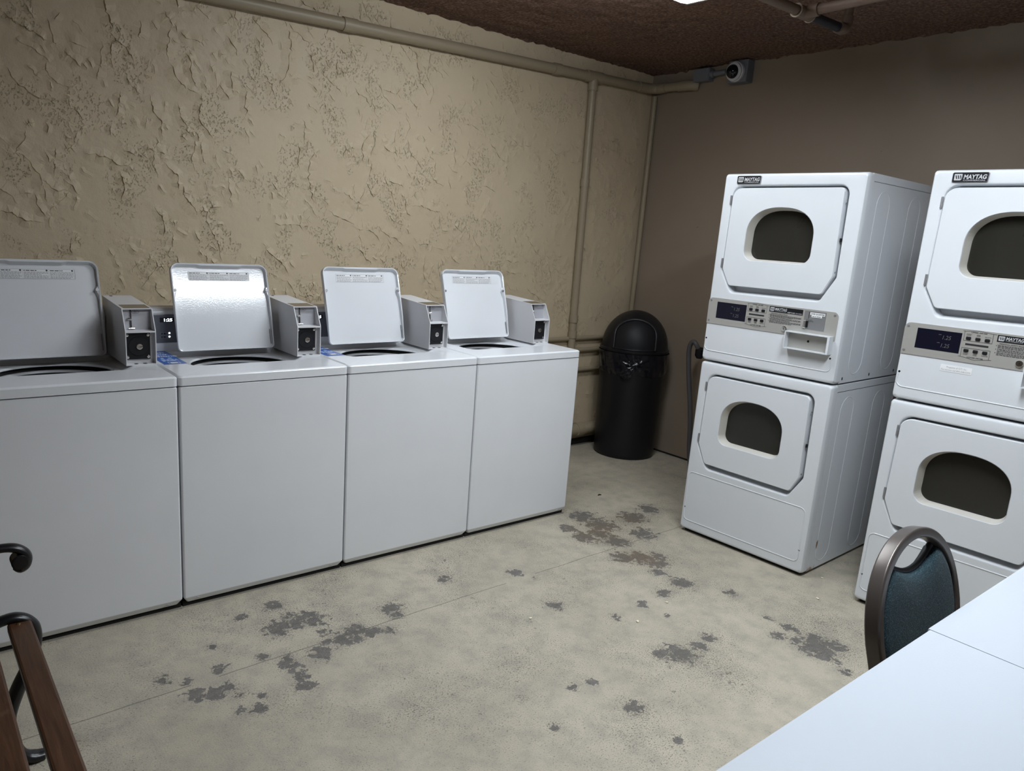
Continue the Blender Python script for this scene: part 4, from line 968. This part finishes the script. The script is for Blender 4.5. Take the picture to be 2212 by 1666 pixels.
# ------------------------------------------------------------------ folding table
t = thing('folding_table', 'white plastic folding table at the lower right', 'table', (.89, -2.60, 0))
for sgn in (-1, 1):
    x0, x1 = (-.91, -.0006) if sgn < 0 else (.0006, .91)
    y1 = .38 if sgn > 0 else .3755
    rad = [.05, .002, .002, .05] if sgn < 0 else [.002, .05, .05, .002]
    o = rpoly([(x0, -.38), (x1, -.38), (x1, y1), (x0, y1)], rad, 6); c = ((x0 + x1) / 2, 0)
    m = MB(); m.loft([[(x, y, z) for x, y in shrink(o, c, d)] for d, z in ((.004, .690), (.0, .694), (0, .702), (0, .724), (0, .731), (.0012, .7342), (.004, .735))], True, True)
    tp = m.build('tabletop_half', 'table', t, 40)
    m = MB(); xx = sgn * .62
    for ly in (-.30, .30): m.tube([(xx, ly, .69), (xx, ly * 1.02, .012)], .0135, 12); m.tube([(xx, ly * 1.02, 0), (xx, ly * 1.02, .02)], .017, 12)
    m.tube([(xx, -.30, .68), (xx, .30, .68)], .0135, 12); m.tube([(xx, -.305, .22), (xx, .305, .22)], .012, 12); m.tube([(xx, 0, .66), (sgn * .18, 0, .69)], .010, 10)
    m.build('leg_frame', 'zinc', t, 50)

# ------------------------------------------------------------------ chair
def make_chair():
    t = thing('banquet_chair', 'banquet chair with teal padded oval back tucked under the folding table', 'chair', (1.075, -2.34, 0))
    # local: seat forward is -y, back at +y; z up
    yb = lambda z: .225 + (z - .735) * .25
    def hoop(hw, ztop, n=40):
        pts = []
        for k in range(n + 1):
            a = pi * k / n; x = hw * cos(a); z = .66 + (ztop - .66) * (sin(a) ** .86); pts.append((x * (1 if z > .5 else 1), z))
        return pts
    hp_ = [(.176, .40), (.196, .52)] + hoop(.213, .864) + [(-.196, .52), (-.176, .40)]
    m = MB()
    rings = []; P3 = [Vector((x, yb(z), z)) for x, z in hp_]
    for i, p in enumerate(P3):
        d = (P3[min(i + 1, len(P3) - 1)] - P3[max(i - 1, 0)]).normalized(); nrm = Vector((0, 1, -.25)).normalized(); w = d.cross(nrm).normalized()
        sec = rrect(-.0125, .0125, -.0175, .0175, .0055, 3); rings.append([p + w * a + nrm * b for a, b in sec])
    m.loft(rings, True, True); m.build('back_frame', 'frame', t, 50)
    # padded back with the hand hole left under the hoop
    inn = hoop(.2025, .8525); inner = [(x, z) for x, z in inn]
    cut = [(-.118 + .236 * k / 16, .809 - .034 * sin(pi * k / 16)) for k in range(17)]
    lower = [(x, z) for x, z in inner if z < .811]
    right = [(x, z) for x, z in lower if x > 0]; left = [(x, z) for x, z in lower if x < 0]
    prof = [(.168, .45), (.188, .55)] + right + [p for p in reversed(cut)] + left + [(-.188, .55), (-.168, .45)]
    c = (0, .63)
    m = MB(); R = polar([prof, shrink(prof, c, .004), shrink(prof, c, .022), shrink(prof, c, .10)], c, 60)
    m.loft([[(x, yb(z) + dy, z) for x, z in r] for r, dy in zip([R[0], R[0], R[1], R[2], R[3]], [.012, -.006, -.0125, -.019, -.020])], False, True); m.build('back_pad', 'fabric', t, 50)
    m = MB(); m.loft([[(x, yb(z) + dy, z) for x, z in r] for r, dy in zip([R[0], R[1], R[2]], [.0115, .018, .020])], False, True); m.build('back_shell', 'chairdark', t, 50)
    # rim of the hand hole
    m = MB(); hl = [(x * 1.02, z + .002) for x, z in cut]; m.tube([(x, yb(z) + .006, z) for x, z in hl], .008, 8); m.build('hand_hole_trim', 'chairdark', t, 60)
    # seat and legs
    o = rpoly([(-.20, -.22), (.20, -.22), (.185, .20), (-.185, .20)], [.10, .10, .04, .04], 6)
    m = MB(); m.loft([[(x, y, z) for x, y in shrink(o, (0, 0), d)] for d, z in ((.01, .405), (0, .415), (0, .445), (.02, .465), (.06, .475))], True, True); m.build('seat', 'fabric', t, 50)
    for sx in (-1, 1):
        m = MB(); m.tube([(sx * .176, .19, .42), (sx * .19, .25, .2), (sx * .20, .30, .008)], .0115, 12); m.build('leg', 'frame', t, 50)
        m = MB(); m.tube([(sx * .18, -.18, .41), (sx * .19, -.20, .2), (sx * .20, -.215, .008)], .0115, 12); m.build('leg', 'frame', t, 50)
    return t
make_chair()

# ------------------------------------------------------------------ bits on the floor
for k, (x, y, r) in enumerate([(1.12, -.77, .006), (2.35, -1.32, .007), (1.72, -.98, .006), (1.48, -1.02, .007), (.86, -1.68, .006), (2.44, -1.52, .005), (2.58, -1.22, .006)]):
    m = MB(); t_ = bmesh.new(); bmesh.ops.create_icosphere(t_, subdivisions=2, radius=1)
    for v in t_.verts: v.co = Vector((v.co.x * r * 1.3, v.co.y * r * .8, (v.co.z * .5 + .5) * r * .7)) * (1 + .25 * noise.noise(v.co * 2 + Vector((k, 0, 0))))
    m.merge(t_); o = m.build('crumb', 'crumb', None, 60); o.location = (x, y, .0005); o.rotation_euler = (0, 0, k * 1.3)
    tag(o, 'tiny pale crumb lying on the concrete floor', 'crumb', 'crumbs on the floor')
m = MB(); m.tube([(-.012, 0, .003), (0, .003, .005), (.014, -.002, .003)], [.002, .0042, .0025], 8); o = m.build('debris_scrap', 'twig', None, 60); o.location = (2.47, .115, 0); tag(o, 'small black scrap on the floor between washers and dryer', 'scrap')

# ------------------------------------------------------------------ camera and look
f = 1620.3756570305352; yaw, pit, rol = [radians(a) for a in (38.8631, 12.7818, 3.7424)]
F_ = Vector((sin(yaw) * cos(pit), cos(yaw) * cos(pit), -sin(pit))); R0 = Vector((cos(yaw), -sin(yaw), 0)); U0 = R0.cross(F_)
Rv = R0 * cos(rol) + U0 * sin(rol); Uv = U0 * cos(rol) - R0 * sin(rol)
cam = bpy.data.cameras.new('camera'); co = bpy.data.objects.new('camera', cam); col.objects.link(co)
mw = Matrix(((Rv.x, Uv.x, -F_.x, -.8115), (Rv.y, Uv.y, -F_.y, -2.7468), (Rv.z, Uv.z, -F_.z, 1.5055), (0, 0, 0, 1)))
co.matrix_world = mw
cam.sensor_fit = 'HORIZONTAL'; cam.sensor_width = 36; cam.lens = f / W * 36
cam.shift_x = 71.3195 / W; cam.shift_y = 33.6707 / W; cam.clip_start = .05
scene.camera = co
wd = bpy.data.worlds.new('world'); scene.world = wd; wd.use_nodes = True
wd.node_tree.nodes['Background'].inputs['Color'].default_value = (.5, .55, .6, 1); wd.node_tree.nodes['Background'].inputs['Strength'].default_value = .02
vs = scene.view_settings; vs.view_transform = 'Standard'; vs.look = 'None'; vs.exposure = 0.; vs.gamma = 1.; vs.use_curve_mapping = False
